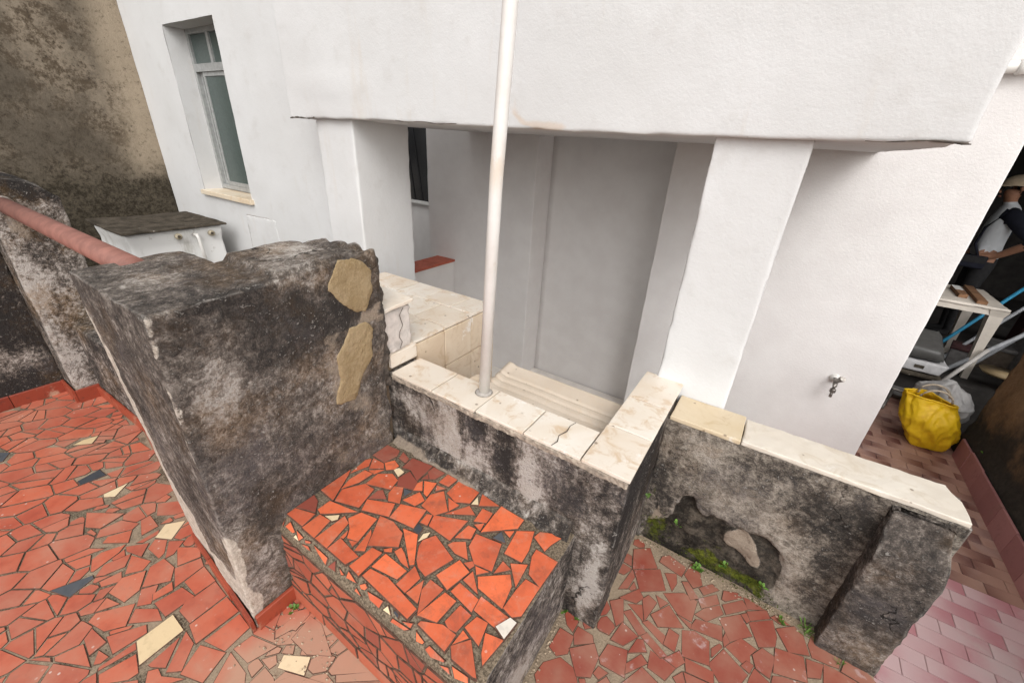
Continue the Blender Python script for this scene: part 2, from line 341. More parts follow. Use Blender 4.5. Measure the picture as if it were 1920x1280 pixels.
def pvcmat():
    m = Mat('aged_white_pvc', .4, .4); a = m.noise(4, 6, .7); b = m.noise(18, 7, .75, m.vec((1, 1, .35)))
    c = m.mix(m.step(a, .35, .65), (.64, .61, .57), (.72, .70, .67)); c = m.mix(m.mul(m.step(b, .58, .72), .55), c, (.50, .42, .32))
    st = m.math('MULTIPLY', m.step(m.near((-.75, 1.05, 1.53), 0, 0, (2, 1, 1))[0], .02, .10, 1, 0), m.step(b, .42, .55)); c = m.mix(m.mul(st, .35), c, (.52, .37, .22)); m.col(c); m.bump(b, .06, .003); return m.mat
PVC = pvcmat()
PVC_ = cream('pvc_pipe_white', (.76, .735, .70), (.80, .78, .75), (.70, .60, .48), .3)
REDPIPE = plain('red_oxide_paint', (.225, .100, .078), .6, .2, 16, .3)
ALU = plain('aluminium_frame', (.36, .365, .355), .45, .15, 25, .1, .5, .3)
GLASS = plain('frosted_green_glass', (.060, .082, .075), .28, .2, 60, .12, .6)
DARKGLASS = plain('black_window_glass', (.012, .012, .013), .12, .3, 8, .02, .6)
def tankmat():
    m = Mat('painted_white_tank', .45, .4); a = m.noise(5, 8, .75, m.vec((1, 1, .3))); b = m.noise(14, 7, .75)
    c = m.mix(m.step(a, .5, .7), (.68, .67, .65), (.42, .40, .36)); m.col(m.mix(m.mul(m.step(b, .6, .7), .6), c, (.28, .24, .19))); m.bump(b, .1, .004); return m.mat
TANKW = tankmat()
def lidmat():
    m = Mat('weathered_black_lid', .95, .1); a = m.noise(9, 9, .8); f = m.noise(34, 3, .8)
    c = m.mix(m.step(a, .35, .65), (.035, .029, .022), (.10, .083, .064)); c = m.mix(m.mul(m.step(f, .64, .70), m.step(a, .5, .6)), c, (.52, .48, .42)); m.col(c); m.bump(a, .6, .01); return m.mat
LID = lidmat()
CHROME = plain('tarnished_metal', (.23, .21, .19), .35, .5, 60, .3, .5, .75)
SHEDSHADE = plain('shade_dark_shed', (.045, .040, .037), .95, .3, 6, .3)  # near-black colour stands in for the shade inside the shed
EARTH = plain('yard_concrete', (.22, .20, .18), .95, .3, 5, .4)

# ================================================================ the setting
mb = MB().box((-30, -30, -1.2), (30, 30, -.9)); tag(mb.build('ground', EARTH), kind='structure')
mb = MB().box((-5.74, .62, -.9), (-2.62, 1.945, 0)); tag(mb.build('yard_floor', EARTH), kind='structure')
terr = MB()
terr.box((-3.8, -3, -.9), (-1.2, .50, 0)); terr.box((-1.2, -3, -.9), (.70, 1.46, 0))
TER = terr.build('terrace_floor', MORTAR); tag(TER, kind='structure')
mb = MB().box((.25, 1.70, -.9), (1.62, 5.0, -.409)); mb.box((.70, -3, -.9), (1.62, 1.70, -.409))
PASS = mb.build('passage_floor', plain('passage_grout', (.42, .36, .33), .95, .2, 30)); tag(PASS, kind='structure')
mb = MB().box((-3.2, 1.72, -.9), (.24, 3.56, -.69)); tag(mb.build('laundry_floor', plain('white_tiled_floor', (.74, .70, .65), .6, .08, 6, .1)), kind='structure')
mb = MB().box((.89, 5.0, -.9), (5, 9.5, -.2)); tag(mb.build('shed_floor', SHEDSHADE), kind='structure')

# ---------------------------------------------------------------- broken tile paving
def dec(s):
    out = []
    for t in s.split(';'):
        out.append((t[0], [tuple(int(q)/1000 for q in p.split()) for p in t[1:].split(',')]))
    return out
BLOCK_TOP = dec("d-1079 810,-1067 865,-1083 894,-1165 887,-1168 810;d-1010 857,-1016 882,-1062 896,-1049 861;r-1112 758,-1136 793,-1174 774,-1139 692;r-1055 785,-1077 804,-1132 799,-1099 752;r-1041 786,-1018 806,-1017 829,-1054 841,-1075 809;r-1074 571,-1134 680,-1165 703,-1175 575;r-1070 680,-1064 738,-1104 733,-1112 670,-1098 623;r-1061 740,-1046 782,-1093 744;r-950 726,-963 774,-1005 785,-1049 752,-1044 691;b-976 788,-976 819,-1008 823,-1020 805;r-976 605,-999 690,-1045 688,-1090 621,-1067 574;d-930 687,-971 708,-983 696,-982 651;r-873 700,-917 759,-949 744,-940 709,-915 685;d-943 754,-880 775,-897 811,-960 833,-969 784;d-1079 504,-1116 538,-1158 546,-1163 478;r-1062 445,-1072 498,-1161 474,-1160 445;r-1057 511,-963 587,-1081 563,-1082 517;b-1000 515,-991 530,-1001 543,-1036 514;r-991 442,-1006 511,-1055 506,-1056 442;r-926 443,-949 541,-984 552,-986 443;r-928 531,-905 504,-866 515,-887 609,-951 595,-966 554;r-913 496,-916 509,-927 523,-924 492;r-865 493,-865 512,-891 501;r-821 506,-851 556,-866 567,-848 489;r-745 576,-772 619,-831 633,-886 624,-828 524;r-861 639,-887 690,-979 645,-957 603;r-759 656,-776 735,-866 700,-855 639;r-833 442,-821 481,-921 490,-921 443;s-885 733,-879 765,-911 758;d-961 840,-902 815,-909 908,-1004 892,-998 832;d-870 851,-853 864,-844 908,-901 907,-901 875,-880 859;d-874 848,-895 867,-895 833;r-786 865,-782 910,-828 910,-829 860;r-851 791,-883 826,-891 806,-878 774;r-836 785,-816 780,-832 849,-877 830;r-788 849,-824 843,-810 821;r-718 824,-671 851,-676 911,-772 915,-770 839;r-821 725,-811 762,-852 779,-874 718;r-739 734,-712 776,-785 837,-813 796,-804 741;r-696 819,-748 822,-708 779;b-641 862,-664 889,-662 850;r-578 903,-658 910,-636 861;r-624 821,-665 840,-712 764;r-571 817,-577 862,-618 858,-610 798;r-570 780,-576 811,-600 788;p-471 861,-472 904,-568 905,-568 864,-562 776;r-628 691,-629 785,-737 735,-722 693;r-728 691,-743 731,-761 723,-755 686;s-728 650,-732 672,-757 680,-753 649;b-696 655,-700 675,-714 658,-708 628;r-575 736,-584 775,-614 772,-620 710;r-583 666,-537 672,-582 717,-615 692,-622 676;r-511 673,-452 685,-481 779,-571 760,-561 710;s-474 791,-507 817,-517 782;r-473 816,-474 845,-500 826;p-392 764,-395 813,-417 883,-466 851,-454 759;p-352 842,-346 874,-330 917,-357 918,-400 896,-406 867;r-304 727,-299 830,-376 829,-375 799,-353 744;r-769 442,-772 532,-811 526,-817 446;r-669 500,-665 535,-759 537,-760 484;r-767 540,-749 551,-759 562,-775 544;r-700 545,-666 545,-712 572,-736 581,-743 559;r-670 553,-660 563,-728 645,-784 634;r-643 563,-606 555,-575 646,-676 676,-698 639,-693 617,-665 578;r-560 437,-558 470,-692 487,-757 476,-759 448;r-619 486,-614 541,-654 559,-658 489;r-567 484,-600 542,-614 486;r-535 556,-585 556,-585 520,-546 463;r-487 477,-481 550,-523 551,-544 461;r-524 562,-506 641,-555 655,-580 577;r-512 652,-507 668,-520 676,-538 657;r-483 649,-458 677,-501 668;r-444 604,-497 649,-504 612;r-428 554,-433 593,-507 600,-512 565;r-453 620,-362 612,-376 681,-399 709,-475 647;r-407 723,-442 732,-442 684;r-364 686,-372 767,-418 740;r-325 607,-306 625,-304 725,-352 723,-358 679,-359 614;r-349 558,-331 601,-430 604,-424 562;r-450 484,-428 489,-422 545,-464 549,-470 492;r-358 497,-372 556,-406 552,-416 512;r-312 544,-361 531,-341 488,-323 468;r-424 437,-425 483,-470 482,-524 455,-525 445;r-392 496,-415 502,-416 461;r-395 434,-326 433,-319 436,-383 496,-416 455;w-311 547,-306 599,-327 600,-346 559")
BLOCK_EDGE = dec("r-527 21,-488 30,-491 38,-515 43;r-484 44,-475 28,-413 31,-414 36,-457 64;r-430 54,-399 38,-385 65;r-396 30,-340 24,-333 37,-376 66;r-506 57,-481 57,-477 80;r-815 38,-816 16,-766 30;r-759 28,-739 11,-725 18,-730 29,-747 35;r-725 26,-656 17,-660 42,-704 41;b-651 38,-638 17,-615 36;s-617 23,-611 15,-590 19,-591 30;r-615 53,-612 38,-541 29,-556 41;r-581 28,-540 10,-542 27;r-768 60,-765 39,-730 57;r-722 67,-718 50,-626 66,-625 73;r-1185 42,-1155 20,-1145 54;r-1140 42,-1124 17,-1081 34,-1090 43;b-1084 65,-1076 37,-1047 65;r-1083 25,-1037 30,-1052 55;r-1032 33,-1001 23,-997 29,-1023 41;r-1041 60,-1004 40,-983 48,-1002 64;r-989 26,-907 28,-902 51,-961 36;p-898 51,-877 18,-858 46;r-854 27,-820 35,-834 43;r-842 56,-782 54,-783 71,-834 72")
FLOOR_FIX = dec("b-1348 -14,-1354 112,-1440 113,-1438 8;s-1813 -72,-1835 1,-1852 2,-1896 -103;s-2470 120,-2458 211,-2529 204,-2511 119;s-2977 -65,-2970 -50,-3030 -16,-3075 -49;b-2801 246,-2857 287,-2874 230,-2862 184;b-2295 158,-2261 187,-2313 252,-2317 162;b-1797 240,-1857 314,-1902 257,-1859 205;b-890 270,-922 313,-1000 266,-981 234;r-1640 203,-1612 273,-1660 291,-1734 238;r-1550 160,-1559 261,-1605 271,-1636 192;r-1457 191,-1456 259,-1554 261,-1544 190;r-1361 135,-1364 254,-1452 257,-1450 184,-1461 164,-1436 132;r-1270 117,-1266 252,-1355 253,-1356 131;r-1171 161,-1179 246,-1254 249,-1260 137;r-1455 96,-1454 187,-1528 175,-1540 93;r-1131 78,-1163 160,-1257 123,-1215 49;r-1566 -42,-1529 5,-1597 53,-1665 -38,-1648 -62;r-1451 84,-1510 91,-1572 47,-1532 14;r-1551 85,-1612 129,-1640 86,-1580 53;r-1544 151,-1582 163,-1584 104,-1557 93;r-1634 33,-1643 81,-1714 125,-1751 62,-1720 14;r-1592 162,-1644 193,-1718 186,-1718 140,-1647 91;r-1818 27,-1800 85,-1848 119,-1870 42,-1836 8;r-1728 119,-1750 152,-1839 118,-1763 74;r-1770 6,-1740 57,-1786 70,-1799 8;r-1713 -5,-1737 36,-1758 -1,-1724 -28;r-1638 21,-1701 3,-1671 -37;r-1875 114,-1800 138,-1849 179,-1903 120;r-1738 175,-1749 197,-1808 228,-1851 201,-1822 168;r-1712 216,-1748 267,-1794 230,-1717 190;r-1919 132,-1981 164,-2019 95,-1997 72;r-1871 10,-1893 94,-1916 122,-1948 54,-1939 24,-1879 4;r-1985 166,-1999 193,-2074 156,-2086 88,-2050 65;r-2095 90,-2108 176,-2245 85,-2152 57;r-1918 177,-1917 235,-2010 238,-2009 204;r-1872 166,-1871 219,-1892 229,-1891 152;r-1313 5,-1273 30,-1339 94,-1327 2;r-1222 55,-1280 113,-1342 115,-1257 26;r-1511 -94,-1518 -50,-1609 -62,-1587 -88;r-1412 -2,-1438 4,-1444 -88,-1434 -93;r-1455 -82,-1458 -61,-1505 -72,-1467 -95;r-1384 -104,-1329 -49,-1326 -24,-1395 -8,-1418 -95;r-1269 -24,-1219 11,-1190 50,-1254 13,-1288 16,-1305 -5;r-1456 -50,-1445 38,-1477 47,-1537 -43;r-1074 186,-1044 267,-1145 237,-1154 181;r-999 217,-994 239,-1019 251,-1046 217;r-1020 149,-1050 168,-1149 170,-1102 96;d-123 1271,-41 1336,-93 1412,-149 1364;d-36 1373,53 1359,61 1409,-10 1426,-34 1402;d-67 1195,14 1258,-28 1336,-115 1270;d38 1275,46 1317,35 1355,-3 1332;d-114 1179,-107 1238,-124 1264,-142 1159;d-67 1138,-50 1172,-75 1198,-124 1123;d-24 1088,-45 1142,-88 1117;d-19 1094,-1 1185,-34 1195,-49 1168;d17 1178,36 1211,-7 1214;d30 1101,107 1151,44 1203,-3 1129;d80 1193,129 1194,131 1284,81 1288,16 1242;d130 1164,130 1182,84 1185;d-102 1013,-86 1045,-114 1122,-152 1083;d-23 1030,-4 1053,-73 1099,-93 1076;d-57 963,-24 1019,-85 1035,-99 957;d60 1050,65 1082,-5 1099,-20 1081;d101 1051,101 1112,67 1115,64 1053;d61 1001,81 1019,4 1054,-10 1029;d17 990,-3 1020,-21 1010,-32 953;d-100 862,-22 871,-40 952,-102 932,-111 876;d30 953,5 968,-27 913,-19 885;d95 942,116 998,32 1003,39 946;d119 1002,139 1034,116 1059,80 1007;d-155 782,-115 806,-116 873,-144 904,-208 841;d-239 798,-211 824,-217 884,-268 881,-271 809;d-249 685,-144 758,-168 794,-225 797,-264 752,-270 706;d-201 865,-150 907,-163 927,-215 924,-216 894;d77 916,21 932,-22 843;d-90 816,-73 847,-103 848,-109 822;d137 953,156 967,140 996,120 966;p107 1280,132 1303,85 1346,66 1333;d151 1332,195 1386,169 1397,131 1351;d154 1272,206 1327,191 1359,136 1301;p179 1229,225 1293,208 1320,162 1273,138 1231;d228 1356,277 1406,260 1416,216 1395,216 1357;p239 1303,305 1371,282 1397,222 1333;d306 1375,360 1408,308 1417,288 1414;d320 1330,379 1381,366 1407,306 1359;d264 1205,327 1270,282 1328,218 1268;d237 1187,227 1241,145 1212,133 1166;d248 1173,261 1197,245 1219,241 1196;d129 1053,212 1076,198 1157,148 1162,110 1140;d338 1141,329 1193,347 1227,298 1236,253 1176;p252 1044,308 1072,327 1119,249 1158,213 1079;p355 1245,403 1281,406 1321,390 1379,317 1319;d447 1290,508 1320,489 1384,461 1401,406 1353;p415 1383,445 1399,403 1411,386 1389;p353 1161,393 1156,405 1238,365 1244,339 1200;d406 1184,503 1215,490 1297,407 1273;p506 1237,541 1257,549 1309,502 1297;d553 1242,645 1314,584 1318,555 1314;p333 1089,394 1136,348 1154,337 1115;p153 1010,234 1025,227 1061,141 1049;d307 1313,315 1326,303 1347,288 1332")
KMAT = {'r': TERRA, 'd': TERRA, 'p': TERRA, 'b': BEIGE, 's': SLATE, 'w': STONE}
def area(P): return .5*sum(P[i-1][0]*P[i][1]-P[i][0]*P[i-1][1] for i in range(len(P)))
def cen(P): return (sum(p[0] for p in P)/len(P), sum(p[1] for p in P)/len(P))
def clip(P, q, n):
    out = []
    for i in range(len(P)):
        a, b = P[i-1], P[i]; da = (a[0]-q[0])*n[0]+(a[1]-q[1])*n[1]; db = (b[0]-q[0])*n[0]+(b[1]-q[1])*n[1]
        if (da <= 0) != (db <= 0):
            t = da/(da-db); out.append((a[0]+(b[0]-a[0])*t, a[1]+(b[1]-a[1])*t))
        if db <= 0: out.append(b)
    return out
def inset(P, g):
    Q = P
    for i in range(len(P)):
        a, b = P[i-1], P[i]; dx, dy = b[0]-a[0], b[1]-a[1]; L = math.hypot(dx, dy)
        if L < 1e-6: continue
        n = (dy/L, -dx/L); Q = clip(Q, (a[0]-n[0]*g, a[1]-n[1]*g), n)
        if len(Q) < 3: return []
    return Q
def voronoi(x0, y0, x1, y1, sp, rg, stretch=1.0, ang=0.0):
    pts = []; c, s = math.cos(ang), math.sin(ang)
    ny = int((y1-y0)/sp)+3; nx = int((x1-x0)/sp)+3
    for i in range(-1, nx):
        for j in range(-1, ny): pts.append((x0+(i+.5*(j % 2)+rg.uniform(-.47, .47))*sp, y0+(j+rg.uniform(-.47, .47))*sp))
    tr = [((p[0]*c+p[1]*s)/stretch, -p[0]*s+p[1]*c) for p in pts]; out = []
    for i, p in enumerate(tr):
        near = sorted((((q[0]-p[0])**2+(q[1]-p[1])**2), k) for k, q in enumerate(tr) if k != i and abs(q[0]-p[0]) < 3.2*sp and abs(q[1]-p[1]) < 3.2*sp)[:18]
        P = [(p[0]-2*sp, p[1]-2*sp), (p[0]+2*sp, p[1]-2*sp), (p[0]+2*sp, p[1]+2*sp), (p[0]-2*sp, p[1]+2*sp)]
        for d, k in near:
            q = tr[k]; P = clip(P, ((p[0]+q[0])/2, (p[1]+q[1])/2), (q[0]-p[0], q[1]-p[1]))
            if len(P) < 3: break
        if len(P) < 3: continue
        P = [(x*stretch*c-y*s, x*stretch*s+y*c) for x, y in P]
        if area(P) < 0: P = P[::-1]
        out.append(P)
    return out
def splits(cells, rg, prob, amin):
    out = []
    for P in cells:
        if rg.random() < prob and area(P) > amin:
            c = cen(P); a = rg.uniform(0, math.pi); n = (math.cos(a), math.sin(a)); c = (c[0]+rg.uniform(-.012, .012), c[1]+rg.uniform(-.012, .012))
            for s in (1, -1):
                Q = clip(P, c, (n[0]*s, n[1]*s))
                if len(Q) > 2: out.append(Q)
        else: out.append(P)
    return out
def tidy(P, lim=.006):
    out = []
    for p in P:
        if not out or math.hypot(p[0]-out[-1][0], p[1]-out[-1][1]) > lim: out.append(p)
    while len(out) > 2 and math.hypot(out[0][0]-out[-1][0], out[0][1]-out[-1][1]) <= lim: out.pop()
    return out
def shard(P, h, org, U, V, rg, sink=.004, tilt=.0):
    """one broken tile: outline P in the plane org+U+V, standing h proud with a worn arris"""
    U, V = Vector(U), Vector(V); N = U.cross(V); c = cen(P); n = len(P); rad = max(.006, math.sqrt(abs(area(P))/3.14))
    tx, ty = rg.uniform(-tilt, tilt), rg.uniform(-tilt, tilt); v = []
    for k, (f, z) in enumerate(((1.0, -sink), (1.0, h-.0016), (1-.0022/rad, h))):
        for x, y in P:
            x2, y2 = c[0]+(x-c[0])*f, c[1]+(y-c[1])*f
            v.append(Vector(org)+U*x2+V*y2+N*(z+((x-c[0])*tx+(y-c[1])*ty if k else 0)))
    f = [tuple(range(2*n, 3*n))]
    for k in (0, 1):
        for i in range(n): f.append((k*n+i, k*n+(i+1) % n, (k+1)*n+(i+1) % n, (k+1)*n+i))
    return v, f
SH_FM = lambda f, k=0: [k]+[len_edge]*(len(f)-1)
len_edge = 1
def crazy(cells, fixed, gap):
    """cells give way to the fixed pieces laid first"""
    out = []
    for P in cells:
        ok = True
        for F in fixed:
            cf = cen(F); c = cen(P)
            if math.hypot(cf[0]-c[0], cf[1]-c[1]) > .36: continue
            best = None
            for i in range(len(F)):
                a, b = F[i-1], F[i]; dx, dy = b[0]-a[0], b[1]-a[1]; L = math.hypot(dx, dy)
                if L < 1e-5: continue
                n = (dy/L, -dx/L); mn = min((p[0]-a[0])*n[0]+(p[1]-a[1])*n[1] for p in P); d = (c[0]-a[0])*n[0]+(c[1]-a[1])*n[1]
                if best is None or d > best[0]: best = (d, mn, a, n)
            if best[0] < .004: ok = False; break
            if best[1] < 0: P = clip(P, best[2], (-best[3][0], -best[3][1]))
            if len(P) < 3: ok = False; break
        if ok: out.append(P)
    return out
rg = random.Random(11)
# terrace: the pieces read off the floor, the rest laid around them
fixed = []
for k, P in FLOOR_FIX:
    cc = cen(P); gr = 1+(.0022 if k not in 'dp' else .0046)/math.sqrt(max(1e-5, abs(area(P))/3.14)); P = [(cc[0]+(x-cc[0])*gr, cc[1]+(y-cc[1])*gr) for x, y in P]
    if area(P) < 0: P = P[::-1]
    fixed.append((k, P))
cells = splits(voronoi(-3.52, -1.3, -1.0, .52, .100, rg, 1.4, .9), rg, .5, .005)
cells += splits(voronoi(-1.0, -1.3, .69, 1.42, .12, rg, 1.1, .2), rg, .35, .006)
cells = crazy(cells, [P for k, P in fixed], .005)
def in_solid(c):
    x, y = c
    if y > .965 and x < -.17 or y > 1.43 or x > .69: return True
    if -1.2 < x < -.29 and y > .425: return True
    if x < -1.155 and y > .262+max(0, -1.155-x)*.085: return True
    return x < -3.53
pieces = list(fixed)
for P in cells:
    if in_solid(cen(P)): continue
    g = rg.uniform(.0008, .0034); Q = tidy(inset(P, g))
    if len(Q) > 2 and area(Q) > .0004: pieces.append(('r' if rg.random() > .02 or Q[0][0] > -1.3 else rg.choice('bs'), Q))
small = crazy(voronoi(-3.52, -1.0, .69, 1.42, .052, rg), [P for k, P in pieces], .004)
for P in small:
    if in_solid(cen(P)): continue
    Q = tidy(inset(P, rg.uniform(.0015, .003)), .004)
    if len(Q) > 2 and area(Q) > .00045: pieces.append(('r', Q))
def view_area(P, z):
    s = []
    for x, y in P:
        d = Vector((x, y, z))-EYE; c = d.dot(fw)
        if c < .05: return 0
        s.append((d.dot(r2)/c, d.dot(u2)/c))
    cx, cy = cen(s)
    return abs(area(s)) if abs(cx) < 1.32 and abs(cy) < .90 else 0
pieces.sort(key=lambda t: -view_area(t[1], 0))
rest = MB()
for i, (k, P) in enumerate(pieces):
    P = tidy(P, .003); v, f = shard(P, rg.uniform(.0015, .0042), (0, 0, 0), (1, 0, 0), (0, 1, 0), rg, tilt=.02)
    if i < 300:
        c = cen(P); base = Vector((c[0], c[1], 0)); o = mk('tile', [q-base for q in v], f, [KMAT[k], EDGE], fm=SH_FM(f)); o.parent = TER; o.location = base
    else:
        rest.add(v, f[:1], 0 if k in 'rdpw' else 1 if k == 'b' else 2); rest.add([], [], 3); n0 = len(rest.v)-len(v); rest.f += [tuple(q+n0 for q in ff) for ff in f[1:]]; rest.fm += [3]*(len(f)-1)
tag(mk('small_tiles', rest.v, rest.f, [TERRA, BEIGE, SLATE, EDGE], TER, fm=rest.fm), kind='stuff')
# passage: brick-shaped flamed tiles in running bond
def flamed(name, c1, c2, film):
    m = Mat(name, .45, .4); n = m.nt.nodes.new('ShaderNodeTexCoord'); x = m.sep(n.outputs['Object']); b = m.noise(6, 6, .65); r = m.nt.nodes.new('ShaderNodeObjectInfo').outputs['Random']
    s = m.math('SUBTRACT', m.mul(m.step(r, .45, .55), 2), 1)
    g = m.add(m.add(m.mul(m.mul(x[0], s), 4.5), .25), m.add(m.mul(r, .35), m.mul(m.math('SUBTRACT', b, .5), .5))); c = m.mix(m.step(g, .15, .95), c1, c2)
    c = m.mix(m.mul(m.step(m.noise(2.4, 7, .7), .48, .72), film), c, (.60, .50, .48)); m.col(c); m.bump(m.noise(40, 5, .6), .12, .004); return m.mat
FL_BROWN = flamed('flamed_brown_tile', (.40, .235, .18), (.16, .065, .052), .22)
FL_PINK = flamed('flamed_pink_tile', (.62, .43, .43), (.50, .22, .24), .75)
TL, TW = .181, .0835; proto = {}
for m_, nm in ((FL_BROWN, 'b'), (FL_PINK, 'p')):
    v, f = shard([(-TL/2+.0015, -TW/2+.0015), (TL/2-.0015, -TW/2+.0015), (TL/2-.0015, TW/2-.0015), (-TL/2+.0015, TW/2-.0015)], .008, (0, 0, 0), (1, 0, 0), (0, 1, 0), rg, .001)
    me = bpy.data.meshes.new('floor_tile'); me.from_pydata(v, [], f); me.materials.append(m_); proto[nm] = me
cnt = []
for j in range(46):
    y = 1.30+TW*j+TW/2
    for i in range(-5, 9):
        x = .35+TL*(i+.5*(j % 2)+.07*math.sin(j*2.1))
        if x < (.74 if y < 1.66 else .34) or x > 1.66: continue
        d = Vector((x, y, -.4))-EYE; c = d.dot(fw)
        if c < .2 or abs(d.dot(r2)/c) > 1.35: continue
        cnt.append((x, y))
cnt.sort(key=lambda t: t[0] < .66)
for x, y in cnt[:300]:
    o = bpy.data.objects.new('tile', proto['p' if y < 2.56 else 'b']); COL.objects.link(o); o.parent = PASS
    o.location = (x, y, -.4085); o.rotation_euler = (rg.uniform(-.004, .004), rg.uniform(-.004, .004), 0)

# ================================================================ stained parapet on the left
LW = thing('parapet_wall', 'tall thick plaster parapet black with mould, two fresh tan mortar patches on its face', 'wall', (-1.3, .55, 0))
def lwfn(p):
    x, y, z = p; k = sst(.3, 1.1, z)
    z += (y-.26)*.06*k
    if y < .34: y += .028*(1-min(1, max(0, z/1.1)))*max(0, (-1.155-x)/.5)
    if z > 1.15: z += .005*n1(Vector((x, y, 0)), 9, 3)+.022*sst(.80, .88, y)*n1(Vector((x, y, 0)), 22, 8)+.018*sst(.57, .575, y)*(1-sst(.80, .82, y))*(1 if x < -1.17 else 0)
    if y > .80: y += .03*n1(p, 8, 4)+.012*n1(p, 25, 4)
    return (x, y, z)
mb = MB().rough((-1.45, .262, -.05), (-1.155, .925, 1.192), .017, .008, .004, 1, 9, lwfn)
mb.rough((-1.715, .268, -.05), (-1.40, .555, 1.186), .019, .008, .004, 2, 9, lwfn)
mb.build('body', GR_LEFT, LW, smooth=True, attrs={
    'peel': blobs([(-1.69, .275, .45, .055, .05, .62, 1.15), (-1.60, .27, .20, .16, .05, .17, 1.0), (-1.35, .265, .14, .28, .05, .08, 1.05), (-1.165, .262, .22, .03, .03, .35, .75), (-1.165, .262, 1.0, .02, .03, .3, .5)], .04),
    'lite': blobs([(-1.155, .36, .95, .05, .05, .16, .9), (-1.155, .30, .3, .05, .06, .4, .35), (-1.4, .38, 1.2, .12, .08, .08, .5), (-1.3, .70, 1.24, .2, .12, .05, 1.0), (-1.155, .5, 1.2, .03, .4, .02, .7)], .05),
    'dark': blobs([(-1.155, .5, .55, .06, .25, .35, .55), (-1.155, .6, 1.05, .06, .3, .13, .8), (-1.155, .45, 1.1, .06, .2, .1, .6)], .06),
    'tan': blobs([(-1.155, .76, .80, .06, .13, .26, .52), (-1.155, .68, .5, .06, .08, .12, .48), (-1.155, .83, 1.0, .05, .09, .10, .62)], .08, 8)})
def plate(P, ax, at, th, mat, name, parent, n=3, rgd=.004, seed=0):
    """irregular skim of mortar standing proud of a wall; P in (axis a, axis b), facing +x or -y"""
    Q = []
    for i in range(len(P)):
        a, b = P[i-1], P[i]; L = math.hypot(b[0]-a[0], b[1]-a[1]); k = max(1, int(L/.006))
        for j in range(k):
            t = j/k; q = (a[0]+(b[0]-a[0])*t, a[1]+(b[1]-a[1])*t); e = noise.noise_vector(Vector((q[0]*28+seed, q[1]*28, seed)))*rgd*1.6+noise.noise_vector(Vector((q[0]*90+seed, q[1]*90, seed)))*rgd*.8; Q.append((q[0]+e[0], q[1]+e[1]))
    c = cen(Q); v = []; f = []; n_ = len(Q); rings = [(1, -.006), (1, th*.7), (.975, th), (.8, th*1.15), (.6, th*1.25), (.35, th*1.1)]
    for s, h in rings:
        for q in Q:
            a, b = c[0]+(q[0]-c[0])*s, c[1]+(q[1]-c[1])*s; h2 = h+(.0022*noise.noise(Vector((a*40, b*40, 3))) if s < 1 else 0)
            v.append((at+h2, a, b) if ax == 'x' else (a, at-h2, b))
    for k in range(len(rings)-1):
        for i in range(n_): f.append((k*n_+i, k*n_+(i+1) % n_, (k+1)*n_+(i+1) % n_, (k+1)*n_+i))
    f.append(tuple((len(rings)-1)*n_+i for i in range(n_)))
    return mk(name, v, f, mat, parent, smooth=True)
plate([(0.7267, 1.1371), (0.7788, 1.0704), (0.8147, 1.0413), (0.8552, 1.0288), (0.8921, 1.0936), (0.8971, 1.1654), (0.8707, 1.2059), (0.8269, 1.2257), (0.7766, 1.2245), (0.7483, 1.1979)], 'x', -1.155, .004, PATCH, 'mortar_patch', LW, seed=1)
plate([(0.7598, 0.9403), (0.7213, 0.9041), (0.7204, 0.811), (0.6929, 0.7198), (0.7683, 0.7004), (0.8178, 0.7928), (0.8624, 0.8446), (0.8794, 0.9555), (0.8501, 0.9886), (0.7796, 0.984)], 'x', -1.155, .004, PATCH, 'mortar_patch', LW, seed=5)
def befn(p):
    q = nv(p, 24, 3)*.014+nv(p, 60, 6)*.006; q.y += .018*n1(p, 9, 1); q.x -= .02*abs(n1(p, 13, 8)); return p+q
MB().rough((-1.27, .895, .66), (-1.168, .955, 1.205), .011, .006, 0, 91, 9, befn).build('broken_edge', CRUMB, LW, smooth=False)
def skirting(parent, pts, h, th, plen, mat=None, rg=random.Random(3), z0=0):
    """glazed skirting tiles one by one along a path (room side to the left of travel)"""
    for (a, b) in zip(pts, pts[1:]):
        a, b = Vector(a), Vector(b); L = (b-a).length; d = (b-a)/L; n = Vector((-d[1], d[0])); k = max(1, round(L/plen)); cuts = [0]+sorted(L*(i+rg.uniform(-.12, .12))/k for i in range(1, k))+[L]
        for s, e in zip(cuts, cuts[1:]):
            s += .0015; e -= .0015; hh = h*rg.uniform(.93, 1.04); p = a+d*s; q = a+d*e; t = th*rg.uniform(.85, 1.15)
            v = []
            for P2, o2 in ((p, 0), (q, 0), (q, t), (p, t)):
                for z in (z0-.01, z0+hh-.003, z0+hh):
                    o3 = o2-(.003 if z > z0+hh-.002 and o2 else 0); v.append((P2[0]+n[0]*o3, P2[1]+n[1]*o3, z))
            f = [(0, 3, 4, 1), (1, 4, 5, 2), (3, 6, 7, 4), (4, 7, 8, 5), (6, 9, 10, 7), (7, 10, 11, 8), (9, 0, 1, 10), (10, 1, 2, 11), (2, 5, 8, 11)]
            mk('skirting_tile', v, f, mat or SKIRT, parent)
skirting(LW, [(-1.150, .262), (-1.150, .425)][::-1], .075, .012, .2)
skirting(LW, [(-1.146, .255), (-1.70, .298)], .062, .012, .21)

